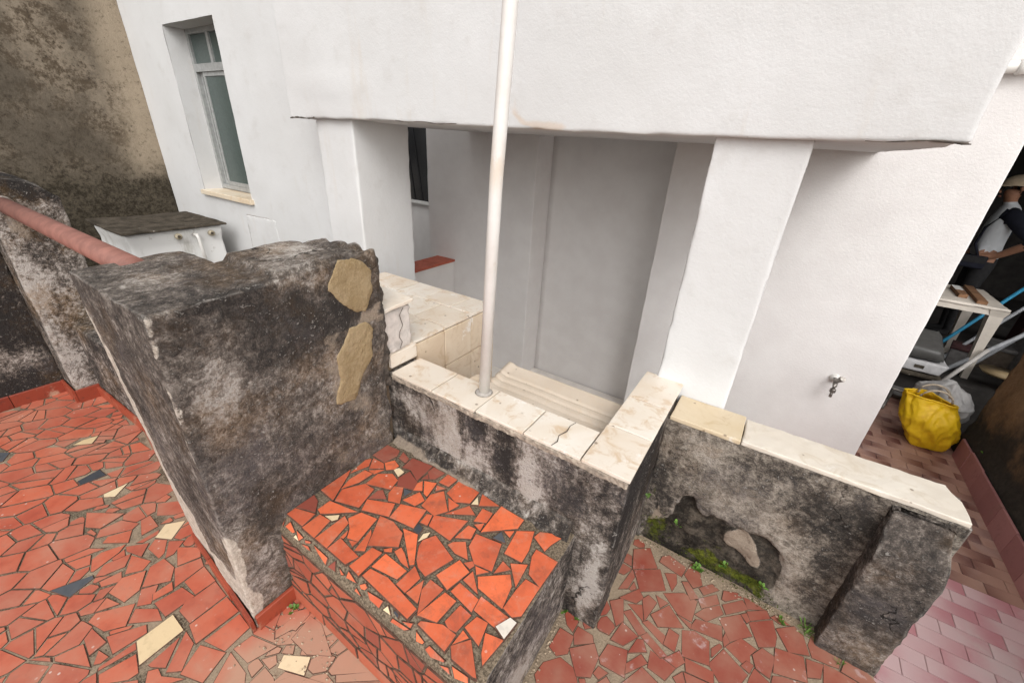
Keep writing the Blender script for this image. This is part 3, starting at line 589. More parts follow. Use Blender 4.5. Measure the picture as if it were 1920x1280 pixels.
# low wall under the handrail, pier and the walls beyond
LOW = thing('low_wall', 'low mouldy wall with red skirting under the red handrail pipe', 'wall', (-2.5, .5, 0))
mb = MB()
path = [(-1.68, .315), (-2.1, .375), (-2.7, .462), (-3.34, .44)]
def yoff(x):
    for (a, b), (c, d) in zip(path, path[1:]):
        if a >= x >= c: return b+(d-b)*(a-x)/(a-c)
    return path[0][1] if x > path[0][0] else path[-1][1]
mb.rough((-3.36, 0, -.05), (-1.66, .24, .487), .03, .011, .005, 5, 8, lambda p: (p[0], p[1]+yoff(p[0]), p[2]))
mb.build('body', GR_PIER, LOW, smooth=True, attrs={'dark': blobs([(-2.4, .4, .3, 1.2, .3, .3, .35)])})
skirting(LOW, [(x, y-.004) for x, y in path], .07, .012, .24)
PIER = thing('plaster_pier', 'weathered brown pier with rounded top carrying the end of the red pipe', 'pier', (-3.55, .46, 0))
def pfn(p):
    x, y, z = p
    if z > 1.0: z += (.60-y)*.28*sst(1.0, 1.2, z)+.012*n1(p, 9)-.05*sst(.52, .61, y)*sst(1.1, 1.25, z)
    return (x, y, z)
MB().rough((-3.95, .335, -.05), (-3.335, .61, 1.25), .022, .012, .006, 21, 8, pfn).build('body', GR_PIER, PIER, smooth=True, attrs={'lite': blobs([(-3.33, .36, .8, .06, .06, .25, .8), (-3.33, .36, .3, .06, .08, .3, .6)]), 'tan': blobs([(-3.33, .42, 1.05, .05, .05, .12, .55)]), 'dark': blobs([(-3.33, .5, 1.3, .4, .3, .12, 1)])})
skirting(PIER, [(-3.552, .328), (-3.33, .328), (-3.33, .44)][::-1], .085, .012, .2)
FARW = thing('side_wall', 'dark mould-blackened plaster wall with red skirting at the left edge', 'wall', (-3.65, -1, 0))
MB().rough((-3.80, -3, -.05), (-3.56, .337, 1.22), .04, .02, .010, 33, 6).build('body', GR_PIER, FARW, smooth=True, attrs={'dark': blobs([(-3.56, .1, .6, .1, .6, .9, .75)], .1), 'lite': blobs([(-3.56, .12, .28, .1, .25, .1, .9)], .06)})
skirting(FARW, [(-3.555, .328), (-3.555, -1.6)], .085, .012, .21)
RP = thing('handrail_pipe', 'rust-red painted metal pipe running from the pier to the black parapet', 'pipe', (-2.5, .4, 1.17))
MB().tube([(-3.36, .395, 1.170), (-2.5, .400, 1.172), (-1.66, .405, 1.175)], .037, 20).build('pipe', REDPIPE, RP, smooth=True)
MB().tube([(-3.345, .395, 1.17), (-3.325, .395, 1.17)], .044, 20).build('collar', GR_PIER, RP, smooth=True)
CW = thing('concrete_wall', 'tall bare concrete wall, brown and black with damp, at the left of the white house', 'wall', (-5.85, 0, -.9))
MB().rough((-6.05, -4, -.9), (-5.745, 1.96, 3.0), .12, .02, .012, 41, 4).build('body', BIGWALL, CW, smooth=True)

# ================================================================ tiled bench
BN = thing('tiled_bench', 'low concrete bench faced with broken orange terracotta tiles in the corner', 'bench', (-.72, .7, 0))
BX0, BX1, BY0, BY1, BZ = -1.165, -.296, .415, .965, .4
def bfn(p):
    x, y, z = p
    if y < .47:
        lim = BZ-max(0, (.452-y))*1.25
        if z > lim: z = lim
        y += -.012*(1-z/BZ)
    return (x, y, z)
MB().rough((BX0, BY0, -.05), (BX1, BY1, BZ), .02, .008, .003, 51, 12, bfn).build('core', [MORTAR, GR_BLOCK], BN, attrs={'lite': blobs([(-.296, .5, .1, .05, .3, .12, .8)])})
core = bpy.data.objects['core'] if 'core' in bpy.data.objects else None
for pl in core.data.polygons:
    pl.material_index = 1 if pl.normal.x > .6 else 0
for k, P in BLOCK_TOP:
    cc = cen(P); gr = 1+.0030/math.sqrt(abs(area(P))/3.14); P = tidy([(max(cc[0]+(x-cc[0])*gr, -1.152), cc[1]+(y-cc[1])*gr) for x, y in P], .002)
    if len(P) < 3: continue
    c = cen(P); base = Vector((c[0], c[1], BZ)); v, f = shard(P, rg.uniform(.004, .007) if k != 'w' else .012, (0, 0, BZ), (1, 0, 0), (0, 1, 0), rg, tilt=.02)
    o = mk('tile', [q-base for q in v], f, [DULL if k == 'd' else KMAT[k], EDGE], fm=SH_FM(f)); o.parent = BN; o.location = base-BASE[BN.name]
bu = Vector((0, -.035, -.045)).normalized()
def lay(P, org, U, V, mat, h, parent, tilt=.03):
    v, f = shard(P, h, org, U, V, rg, tilt=tilt); c = sum(v, Vector())/len(v)
    o = mk('tile', [q-c for q in v], f, [mat, EDGE], fm=SH_FM(f)); o.parent = parent; o.location = c-BASE[parent.name]
for k, P in BLOCK_EDGE:
    P = [(x, -d) for x, d in P if True]
    if area(P) < 0: P = P[::-1]
    P = [(max(x, -1.152), y) for x, y in P]
    P = [(x, max(-.05, y)) for x, y in P]
    P = tidy(P, .002)
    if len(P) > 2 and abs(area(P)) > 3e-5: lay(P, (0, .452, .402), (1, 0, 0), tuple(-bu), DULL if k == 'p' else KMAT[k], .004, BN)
mb = MB(); v = []
for i in range(61):
    x = -1.15+.84*i/60
    for y, z in ((.905, .398), (.918, .404), (.938, .420), (.953, .452), (.972, .46)): p = Vector((x, y, z)); p += nv(p, 30, 2)*.006; v.append(p)
mb.add(v, [(i*5+j, (i+1)*5+j, (i+1)*5+j+1, i*5+j+1) for i in range(60) for j in range(4)])
mb.build('mortar_fillet', GR_FRONT, BN, smooth=True, attrs={'tan': blobs([(-1.0, .92, .4, .4, .05, .03, .65)], .02), 'dark': lambda p: .4})
# front of the bench: a row of long tiles at the foot and shards above
fy = lambda z: BY0-.003-.012*(1-z/BZ)
x = -1.15
while x < -.31:
    L = rg.uniform(.15, .23); e = min(-.302, x+L); lay([(x+.003, .006), (e-.003, .004), (e-.003, .072+rg.uniform(-.006, .006)), (x+.003, .075)], (0, fy(.04), 0), (1, 0, 0), (0, 0, 1), SHADET, .003, BN); x = e
for P in splits(voronoi(-1.16, .08, -.30, .36, .078, rg, 1.5, .15), rg, .45, .003):
    Q = clip(clip(clip(clip(P, (0, .078), (0, -1)), (0, .338), (0, 1)), (-1.152, 0), (-1, 0)), (-.304, 0), (1, 0))
    if len(Q) < 3 or abs(area(Q)) < .0005: continue
    Q = tidy(inset(Q, .0026))
    if len(Q) > 2 and area(Q) > .0003:
        t = rg.random(); z = cen(Q)[1]; lay(Q, (0, fy(z), 0), (1, 0, 0), (0, 0, 1), SHADET if t < .80 else DULL if t < .94 else BEIGE if t < .985 and area(Q) < .002 else SHADET if area(Q) > .002 else SLATE, rg.uniform(.0012, .0028), BN)

# ================================================================ laundry wall, counter and wash tank
LA = thing('laundry_wall', 'mould-streaked wall in front of the wash tank with cream tile coping', 'wall', (-.7, 1.03, 0))
mb = MB().rough((-1.2, .96, -.9), (-.165, 1.112, .716), .020, .007, .004, 61, 9, lambda p: (p[0], p[1]-.01*(1-sst(0, .35, p[2]))*(1 if p[1] < 1 else 0), p[2]))
mb.rough((-.318, 1.09, -.9), (-.169, 1.665, .714), .022, .007, .004, 63, 9)
mb.build('body', GR_FRONT, LA, smooth=True, attrs={
    'lite': blobs([(-.88, .96, .56, .10, .05, .17, .95), (-.72, .96, .5, .05, .05, .12, .6), (-.50, .96, .52, .055, .05, .16, .9), (-.24, .96, .2, .06, .06, .22, 1.0), (-1.05, .96, .6, .06, .05, .1, .5), (-.33, .96, .62, .08, .05, .06, .3)], .05),
    'dark': blobs([(-.75, .96, .66, .07, .05, .12, .6), (-.6, .96, .6, .06, .05, .2, .7), (-.35, .96, .55, .12, .05, .12, .45), (-.165, 1.2, .5, .04, .3, .5, .75), (-1.1, .96, .5, .1, .05, .1, .5)], .04),
    'moss': blobs([(-.165, 1.22, .35, .03, .05, .3, .30)], .04), 'tan': blobs([(-.7, .96, .42, .6, .05, .03, .35)], .03)})
def slab(lo, hi, mat, name, parent, bev=.003, tilt=0):
    return MB().rough(lo, hi, .05, bev, .0012, lo[0]*7+lo[1]*3, 16).build(name, mat, parent)
xs = [-1.166, -.948, -.737, -.532, -.322]
for a, b in zip(xs, xs[1:]):
    j = rg.uniform(-.002, .002); slab((a+.002, .957+j, .7165), (b-.002, 1.116, .7275+j*.5), CREAM, 'coping_tile', LA)
for y0, y1 in ((.957, 1.176), (1.180, 1.398), (1.402, 1.64)): slab((-.3195, y0, .7165), (-.163, y1, .728+rg.uniform(-.001, .001)), CREAM, 'coping_tile', LA)
mb = MB().rough((-1.165, .9535, .694), (-.166, .975, .7160), .008, .004, .007, 93, 30)
mb.build('crumbling_joint', plain('pale_joint_mortar', (.30, .25, .20), .95, .4, 40, .8), LA)

ck = MB().tube([(-.425, .957, .7282), (-.418, .985, .7286), (-.428, 1.015, .7286), (-.416, 1.05, .7286), (-.420, 1.085, .7286), (-.412, 1.114, .7284)], [.0012, .0022, .0014, .0024, .0012, .001], 5).build('tile_crack', CRUMB, LA)
CT = thing('tiled_counter', 'cream tiled counter beside the left pillar behind the black parapet', 'counter', (-1.6, 1.4, -.9))
MB().box((-2.05, .94, -.9), (-1.195, 1.70, .787)).build('core', GROUT, CT)
ys = [.945, 1.105, 1.315, 1.515, 1.702]; xc = [-1.186, -1.40, -1.60, -1.80, -2.0, -2.05]
for i in range(4):
    off = .06 if i % 2 else 0
    for a, b in zip([xc[0]]+[q+off for q in xc[1:-1]], [q+off for q in xc[1:-1]]+[-2.052]):
        slab((b+.0026, ys[i]+.0026, .7875), (a-.0026, ys[i+1]-.0026, .800+rg.uniform(-.001, .0015)), CREAM, 'tile', CT)
for a, b in ((1.118, 1.30), (1.30, 1.50), (1.50, 1.70)):
    for z0, z1 in ((.595, .786), (.39, .595), (.185, .39)):
        slab((-1.196, a+.0028, z0+.0028), (-1.184+rg.uniform(-.001, .001), b-.0028, z1-.0028), TILEWALL, 'wall_tile', CT, .0025)
slab((-1.194, .968, .733), (-1.176, 1.112, .795), CREAM, 'riser_tile', CT, .003)
ST = thing('broken_stub', 'cracked white masonry stub under a loose tile at the parapet end', 'masonry', (-1.28, 1.02, .80))
MB().rough((-1.40, .966, .799), (-1.178, 1.088, .985), .012, .012, .006, 71, 14, lambda p: (p[0]-.012*abs(n1(p, 30, 2)), p[1]-(.02*sst(.82, .9, p[2]) if p[1] < 1 else 0), p[2])).build('body', plain('cracked_white_plaster', (.50, .455, .42), .95, .25, 14, .9), ST, smooth=True)
mb = MB(); v0 = [Vector((-1.1745, 1.03+.010*math.sin(i*1.9)+.02*(i/7-.5), .81+i*.024)) for i in range(8)]
mb.tube(v0, .0016, 5).build('crack', CRUMB, ST)
MB().rough((-1.45, .93, .988), (-1.166, 1.098, 1.002), .03, .004, .003, 73, 12, lambda p: (p[0], p[1], p[2]+(p[0]+1.17)*-.05+(p[1]-1.0)*.06)).build('loose_tile', CREAM, ST)

WT = thing('wash_tank', 'pale marble wash tank with ribbed washboard inside the tiled wall', 'wash tank', (-.6, 1.3, -.9))
mb = MB(); Y0, Y1, X0, X1 = 1.118, 1.432, -.90, -.324
ny, v, f = 70, [], []
def zz(y, x):
    t = (y-Y0)/(Y1-Y0); z = .605+.05*t
    if .05 < t < .76: z -= .011*max(0, math.sin(t*2*math.pi*8.5))**3
    return z+.010*(1-sst(.015, .045, x-X0))
xsn = [X0, X0+.015, X0+.03, X0+.045, X0+.06]+[X0+.06+(X1-X0-.06)*i/12 for i in range(1, 13)]
for i in range(ny+1):
    y = Y0+(Y1-Y0)*i/ny
    for x in xsn: v.append((x, y+.004*n1((x, y, 0), 5), zz(y, x)))
nx_ = len(xsn)
for i in range(ny):
    for j in range(nx_-1): f.append((i*nx_+j, i*nx_+j+1, (i+1)*nx_+j+1, (i+1)*nx_+j))
k0 = len(v)
for x in xsn: v.append((x, Y1+.012, zz(Y1, x)-.010)); v.append((x, Y1+.012, .58))
for j in range(nx_-1):
    f.append((ny*nx_+j, ny*nx_+j+1, k0+2*(j+1), k0+2*j)); f.append((k0+2*j, k0+2*j+2, k0+2*j+3, k0+2*j+1))
k1 = len(v)
for i in range(ny+1): v.append((X0, Y0+(Y1-Y0)*i/ny, .57))
for i in range(ny): f.append((i*nx_, (i+1)*nx_, k1+i+1, k1+i))
mk('washboard', v, f, cream('washboard_marble', (.50, .42, .335), (.58, .50, .41), (.52, .40, .28), .4), WT, smooth=True)
MB().box((-.895, 1.119, -.9), (-.325, 1.42, .565)).build('basin', MARBLE, WT)
MB().rough((-.945, 1.12, .35), (-.905, 1.335, .672), .03, .006, .004, 77, 12, lambda p: (p[0], p[1], p[2]-(.06*sst(1.22, 1.335, p[1]) if p[2] > .5 else 0))).build('side_slab', TILEWALL, WT)
PV = thing('pvc_pipe', 'white plastic drain pipe rising from the coping tiles past the overhang', 'pipe', (-.779, 1.067, .73))
MB().tube([(-.779, 1.067, .70), (-.754, 1.067, 1.5), (-.729, 1.067, 1.913), (-.66, 1.067, 3.6)], .0205, 24).build('pipe', PVC, PV, smooth=True)
MB().tube([(-.779, 1.067, .7305), (-.779, 1.067, .736)], [.034, .026], 20).build('mortar_collar', plain('grey_collar', (.36, .33, .30), .95, .3, 60, .8), PV, smooth=True)

# ================================================================ wall at the right with marble coping
HOLE = [(-0.15, 0.037), (-0.138, 0.119), (-0.083, 0.144), (-0.045, 0.215), (-0.05, 0.273), (-0.024, 0.326), (0.004, 0.344), (0.025, 0.31), (0.067, 0.268), (0.089, 0.306), (0.123, 0.294), (0.147, 0.276), (0.184, 0.291), (0.219, 0.299), (0.255, 0.296), (0.288, 0.292), (0.324, 0.274), (0.362, 0.204), (0.366, 0.133), (0.362, 0.098), (0.277, -0.054), (0.031, -0.088), (-0.138, -0.052)]
SPOT = [(0.146, 0.203), (0.143, 0.231), (0.159, 0.273), (0.214, 0.289), (0.257, 0.263), (0.286, 0.201), (0.293, 0.139), (0.257, 0.134), (0.208, 0.176), (0.169, 0.19)]
hm = poly_mask(HOLE, (0, 2), .012); sm_ = poly_mask(SPOT, (0, 2), .014); spot = lambda p: sm_(p+nv(p, 16, 7)*.014)
RW = thing('garden_wall', 'mossy grey wall with a deep spall in its plaster and marble coping on top', 'wall', (.27, 1.5, 0))
def rwfn(p):
    x, y, z = p
    if y < 1.48:
        h = hm(Vector((x+.02*n1(p, 25, 3), y, z+.02*n1(p, 22, 7)))); y += h*(.022+.014*n1(p, 14, 5)+.008*n1(p, 40, 5))
        y -= h*.014*sm_(Vector((x, y, z)))
    return (x, y, z)
mb = MB().rough((-.17, 1.444, -.9), (.705, 1.594, .664), .0125, .008, .004, 81, 9, rwfn)
mb.build('body', GR_RIGHT, RW, smooth=True, attrs={
    'hole': lambda p: hm(p+nv(p, 18, 4)*.012)*(1-.95*spot(p)) if p[1] < 1.5 else 0,
    'tan': lambda p, B=blobs([(.12, 1.44, .42, .20, .05, .13, .42), (-.10, 1.44, .18, .03, .05, .05, .7), (.02, 1.44, .10, .05, .05, .05, .5), (.45, 1.44, .15, .09, .05, .2, .35), (.02, 1.44, .6, .05, .05, .05, .5)], .05, 9): max(B(p), .95*spot(p) if p[1] < 1.5 else 0),
    'dark': blobs([(.42, 1.44, .50, .16, .05, .11, .7), (-.12, 1.44, .45, .05, .05, .2, .5), (.48, 1.44, .3, .06, .05, .2, .5), (.2, 1.44, .6, .12, .05, .05, .4)], .05),
    'lite': blobs([(.20, 1.44, .38, .16, .05, .12, .5), (.35, 1.44, .25, .1, .05, .1, .5), (-.09, 1.44, .56, .06, .05, .1, .5)], .05),
    'moss': blobs([(-.09, 1.45, .10, .05, .08, .10, .72), (.18, 1.46, .03, .2, .1, .04, .72), (.30, 1.46, .035, .06, .1, .045, .8), (.1, 1.47, .1, .12, .05, .06, .4), (-.165, 1.44, .3, .03, .05, .2, .45)], .04)})
MB().rough((.525, 1.372, -.9), (.703, 1.452, .652), .016, .012, .005, 85, 9, lambda p: (p[0]-.03*sst(.45, .65, p[2])*max(0, (p[0]-.6)/.1), p[1]+.05*sst(.5, .65, p[2])*(1 if p[1] < 1.42 else 0), p[2])).build('pilaster', GR_LEFT, RW, smooth=True, attrs={'dark': lambda p: .12, 'lite': blobs([(.6, 1.37, .1, .12, .05, .1, .7), (.69, 1.42, .6, .03, .05, .08, .9)])})
slab((-.158, 1.437, .6645), (.088, 1.618, .683), OCHRE, 'coping_slab', RW, .004)
MB().rough((.0915, 1.440, .6645), (.695, 1.604, .684), .03, .006, .003, 87, 12, lambda p: (p[0]-.03*sst(.60, .69, p[0])*sst(1.52, 1.6, p[1]), p[1], p[2])).build('coping_slab', MARBLE, RW)

# ================================================================ the white house
HO = thing('white_house', 'white plastered house with an overhanging upper room on two pillars', 'house', (-1.2, 3, -.9))
def hfn(p):
    x, y, z = p
    if y < 1.8 and z < 1.75: z += .006*math.sin(x*2.3)+.004*n1(p, 6, 2)
    if y < 1.7: y += -.010*math.exp(-((z-1.80)/.02)**2)*sst(-2.66, -2.5, x)*(1-sst(-2.3, -1.6, x))+.006*n1(p, 1.6, 5)
    return (x, y, z)
MB().rough((-2.66, 1.60, 1.648), (.335, 3.32, 2.75), .055, .012, .0035, 101, 5, hfn).build('upper_room', WHITE, HO, smooth=True, attrs={
    'rust': blobs([(-1.05, 1.6, 1.95, .10, .05, .3, .45), (-1.0, 1.6, 1.66, .25, .05, .02, .9), (-2.0, 1.6, 2.1, .3, .05, .2, .35)], .05),
    'dirt': blobs([(-2.6, 1.6, 1.65, .12, .05, .006, .7), (.30, 1.6, 1.655, .05, .06, .010, .8), (-1.6, 1.6, 1.648, .6, .05, .006, .5)], .02)})
MB().rough((-2.475, 1.640, -.9), (-2.145, 2.06, 1.66), .05, .014, .004, 103, 5, None).build('pillar', WHITE, HO, smooth=True)
MB().rough((-.272, 1.640, -.9), (.005, 1.96, 1.66), .04, .012, .004, 105, 5, lambda p: (p[0], p[1]-.022*(1-sst(.66, .80, p[2]))*(1 if p[1] < 1.7 else 0), p[2])).build('pillar', WHITE, HO, smooth=True)
mb = MB(); mb.rough((-3.2, 3.30, -.9), (-1.915, 3.72, 2.2), .07, .010, .0035, 107, 5); mb.build('back_wall', STUCCO, HO, smooth=True)
MB().rough((-1.93, 3.575, -.9), (-.77, 3.75, 2.2), .08, 0, .004, 109, 5).build('niche_wall', STUCCO, HO, smooth=True)
MB().rough((-.792, 3.30, -.9), (.885, 3.72, 2.85), .06, .010, .0035, 111, 5).build('tap_wall', STUCCO, HO, smooth=True)
MB().box((.60, 3.70, -.9), (.880, 9.5, 2.6)).build('side_wall', SHEDSHADE, HO)
MB().rough((-5.6, 4.02, -.9), (-3.19, 4.2, 2.3), .1, 0, .003, 113, 5).build('recess_wall', STUCCO, HO, smooth=True)
def edge(pts, rr): MB().tube([(x, 1.597+.003*math.sin(x*40), 1.650+.006*math.sin(x*2.3)+.003*math.sin(x*31)) for x in pts], rr, 5).build('edge_crack', CRUMB, HO)
edge([-2.655+.02*i for i in range(13)], [.0035+.002*math.sin(i*2.2) for i in range(13)])
edge([-1.75+.03*i for i in range(14)], [.0012+.0010*math.sin(i*1.7)**2 for i in range(14)])
edge([.12+.018*i for i in range(13)], [.0010+.0030*abs(math.sin(i*1.3))*(i/12) for i in range(13)])
# front wall with the window opening
WX0, WX1, WZ0, WZ1, FY = -4.95, -4.06, .985, 2.328, 1.95
xsf = sorted(set([-5.75+.075*i for i in range(44)]+[WX0, WX1, -2.72])); xsf = [x for x in xsf if x <= -2.72 and (abs(x-WX0) > .012 or x == WX0) and (abs(x-WX1) > .012 or x == WX1)]
zsf = sorted(set([-.9+.085*i for i in range(44)]+[WZ0, WZ1])); zsf = [z for z in zsf if (abs(z-WZ0) > .012 or z == WZ0) and (abs(z-WZ1) > .012 or z == WZ1)]
v, f, ix = [], [], {}
for i, x in enumerate(xsf):
    for j, z in enumerate(zsf): ix[i, j] = len(v); v.append((x, FY+.004*n1((x, 0, z), 3, 3)+.0025*n1((x, 0, z), 11, 3), z))
for i in range(len(xsf)-1):
    for j in range(len(zsf)-1):
        xm, zm = (xsf[i]+xsf[i+1])/2, (zsf[j]+zsf[j+1])/2
        if WX0 < xm < WX1 and WZ0 < zm < WZ1: continue
        f.append((ix[i, j], ix[i+1, j], ix[i+1, j+1], ix[i, j+1]))
mk('front_wall', v, f, WHITE, HO, smooth=True)
mb = MB(); D = FY+.26
mb.add([(WX0, FY+.002, WZ0), (WX0, D, WZ0), (WX0, D, WZ1), (WX0, FY+.002, WZ1), (WX1, FY+.002, WZ0), (WX1, D, WZ0), (WX1, D, WZ1), (WX1, FY+.002, WZ1)], [(0, 1, 2, 3), (5, 4, 7, 6), (3, 2, 6, 7), (1, 0, 4, 5)])
mb.build('window_reveal', WHITE, HO)
wc = MB().box((-5.75, FY+.012, -.9), (WX0-.004, 2.2, 2.745)); wc.box((WX1+.004, FY+.012, -.9), (-2.73, 2.2, 2.745)); wc.box((WX0-.004, FY+.012, WZ1+.004), (WX1+.004, 2.2, 2.745)); wc.box((WX0-.004, FY+.012, -.9), (WX1+.004, 2.2, WZ0-.004)); wc.build('wall_core', WHITE, HO)
WI = MB(); G = FY+.165
WI.box((WX0, G, WZ0+.02), (WX0+.04, G+.05, WZ1)); WI.box((WX1-.04, G, WZ0+.02), (WX1, G+.05, WZ1)); WI.box((WX0+.04, G, WZ1-.04), (WX1-.04, G+.05, WZ1)); WI.box((WX0+.04, G, WZ0+.02), (WX1-.04, G+.05, WZ0+.06))
WI.box((WX0+.04, G-.012, 2.005), (WX1-.04, G+.048, 2.065)); WI.box((-4.595, G+.002, 2.065), (-4.555, G+.045, WZ1-.04))
win = WI.build('window', ALU, HO)
for a, b in ((WX0+.04, -4.595), (-4.555, WX1-.04)): MB().box((a, G+.02, 2.065), (b, G+.026, WZ1-.04)).build('pane', GLASS, win)
for a, b, dy in ((WX0+.045, -4.58, .028), (-4.80, WX1-.045, .002)):
    sm = MB(); z0, z1 = WZ0+.062, 2.003
    sm.box((a, G+dy, z0), (a+.030, G+dy+.02, z1)); sm.box((b-.030, G+dy, z0), (b, G+dy+.02, z1)); sm.box((a+.030, G+dy, z1-.032), (b-.030, G+dy+.02, z1)); sm.box((a+.030, G+dy, z0), (b-.030, G+dy+.02, z0+.035))
    sm.build('sash', ALU, win); MB().box((a+.030, G+dy+.008, z0+.035), (b-.030, G+dy+.013, z1-.032)).build('pane', GLASS, win)
MB().rough((WX0-.015, FY-.035, WZ0-.032), (WX1+.03, D-.06, WZ0+.012), .04, .006, .002, 121, 12).build('window_sill', cream('weathered_sill', (.62, .50, .36), (.72, .64, .52), (.60, .42, .22), .5), HO)
MB().tube([(-4.235, FY+.001, .45), (-4.228, FY+.001, .6), (-4.222, FY+.001, .75), (-4.21, FY+.001, .848), (-4.0, FY+.001, .853), (-3.85, FY+.001, .860), (-3.735, FY+.001, .862)], [.004, .003, .005, .004, .003, .004, .001], 5).build('patch_edge_shade', plain('edge_shade_grey', (.35, .32, .30), .95), HO)  # grey tube stands in for the shaded left and top edge of the patch
plate([(-4.228, .44), (-4.213, .842), (-3.735, .855), (-3.70, .44)], 'y', FY-.001, .003, WHITE, 'repair_patch', HO, rgd=.004)
bw = MB().box((-4.75, 3.975, .80), (-3.78, 4.015, .838)); bw.box((-4.75, 3.975, 2.1), (-3.78, 4.015, 2.14)); bw.box((-4.75, 3.975, .838), (-4.71, 4.015, 2.1)); bw.box((-3.82, 3.975, .838), (-3.78, 4.015, 2.1))
bwo = bw.build('window', TANKW, HO); MB().box((-4.71, 3.99, .838), (-3.82, 4.0, 2.1)).build('pane', DARKGLASS, bwo)
for i in range(4): MB().tube([(-4.35+.13*i, 3.984, .84), (-4.55+.14*i, 3.984, 2.0)], .008, 6).build('grille_bar', DARKGLASS, bwo)
OP = thing('drain_pipe', 'short white pipe along the wall at the upper right edge', 'pipe', (.7, 3.25, 2.04))
MB().tube([(.30, 3.262, 2.04), (.884, 3.262, 2.04)], .026, 16).build('pipe', PVC, OP, smooth=True)
MB().tube([(.715, 3.262, 2.04), (.745, 3.262, 2.04)], .032, 16).build('coupling', PVC, OP, smooth=True)
TP = thing('water_tap', 'small tarnished chrome tap on the white textured wall', 'tap', (.595, 3.29, .24))
MB().tube([(.590, 3.305, .245), (.590, 3.285, .245)], .030, 18).build('wall_flange', PVC, TP, smooth=True)
MB().tube([(.590, 3.29, .245), (.590, 3.25, .245), (.591, 3.225, .238), (.591, 3.21, .222), (.591, 3.207, .20)], [.011, .012, .015, .013, .011], 14).build('body', CHROME, TP, smooth=True)
MB().tube([(.591, 3.207, .205), (.591, 3.207, .20), (.591, 3.207, .180), (.591, 3.207, .175)], [.013, .018, .018, .013], 12).build('nut', CHROME, TP)
MB().tube([(.591, 3.207, .176), (.591, 3.207, .140)], .0095, 12).build('spout', CHROME, TP, smooth=True)
MB().tube([(.591, 3.238, .245), (.597, 3.212, .268), (.606, 3.180, .298), (.609, 3.172, .305)], [.011, .015, .020, .017], 8).build('handle', CHROME, TP)
LC = thing('capped_wall', 'low white wall with a red tile cap between pillar and house', 'wall', (-2.95, 2.8, -.9))
MB().rough((-3.07, 2.22, -.9), (-2.85, 3.302, .402), .08, .006, .003, 131, 6).build('body', STUCCO, LC, smooth=True)
for i in range(4): slab((-3.085, 2.22+.27*i+.002, .4025), (-2.836, 2.22+.27*(i+1)-.002, .424), plain('red_cap_tile%d' % i, (.40, .10, .06), .6, .2, 12, .3), 'cap_tile', LC, .004)
# white tank with black lid
TK = thing('water_tank', 'square white water tank with a flat mouldy black lid by the house wall', 'tank', (-4.8, 1.44, 0))
def tfn(p):
    x, y, z = p; b = .018*math.sin((z-.1)*9)*sst(0, .1, z)*(1-sst(.62, .7, z))
    if x > -4.5: x += b
    if y < 1.2: y -= b
    return (x, y, z)
MB().rough((-5.19, 1.085, 0), (-4.425, 1.80, .742), .04, .025, .003, 141, 5, tfn).build('body', TANKW, TK, smooth=True)
MB().rough((-5.23, 1.055, .7425), (-4.385, 1.835, .762), .04, .006, .004, 143, 8, lambda p: (p[0], p[1], p[2]+.012*n1(p, 3, 4))).build('lid', LID, TK, smooth=True)
for y, z in ((1.44, .685), (1.70, .680)):
    MB().tube([(-4.43, y, z), (-4.402, y, z)], .026, 14).build('fitting', plain('old_brass%d' % int(y*100), (.42, .36, .26), .5, .3, 30), TK, smooth=True)
    MB().tube([(-4.405, y, z), (-4.396, y, z)], .012, 10).build('plug', LID, TK)
MB().tube([(-4.43, 1.56, .685), (-4.385, 1.57, .685), (-4.375, 1.575, .66), (-4.375, 1.58, .56), (-4.385, 1.585, .36)], .014, 10).build('hose', PVC, TK, smooth=True)

# ================================================================ passage: stone wall, shed and its clutter
KW = thing('earthen_wall', 'rough earth-stained wall end with pink skirting beside the passage', 'wall', (2.1, 2, -.9))
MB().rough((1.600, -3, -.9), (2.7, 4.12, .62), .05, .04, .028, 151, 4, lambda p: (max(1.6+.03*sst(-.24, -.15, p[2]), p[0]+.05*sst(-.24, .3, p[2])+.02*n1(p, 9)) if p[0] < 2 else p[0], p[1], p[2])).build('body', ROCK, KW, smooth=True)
PINKS = shardmat('pink_skirting_tile', (.30, .13, .125), (.40, .19, .18))
skirting(KW, [(1.592, .5), (1.592, 3.98)], .17, .012, .2, PINKS, z0=-.4)
SH = thing('storage_shed', 'dark open shed full of clutter at the end of the passage', 'shed', (2.5, 7, -.9))
MB().box((.89, 9.3, -.2), (5, 9.5, 2.6)).build('back_wall', SHEDSHADE, SH); MB().box((4.8, 4.8, -.9), (5.0, 9.3, 2.6)).build('side_wall', SHEDSHADE, SH)
MB().box((.60, 4.75, 2.25), (5.0, 9.5, 2.6)).build('roof', SHEDSHADE, SH); MB().box((2.72, 4.3, -.9), (2.95, 5.0, 2.25)).build('post', SHEDSHADE, SH)
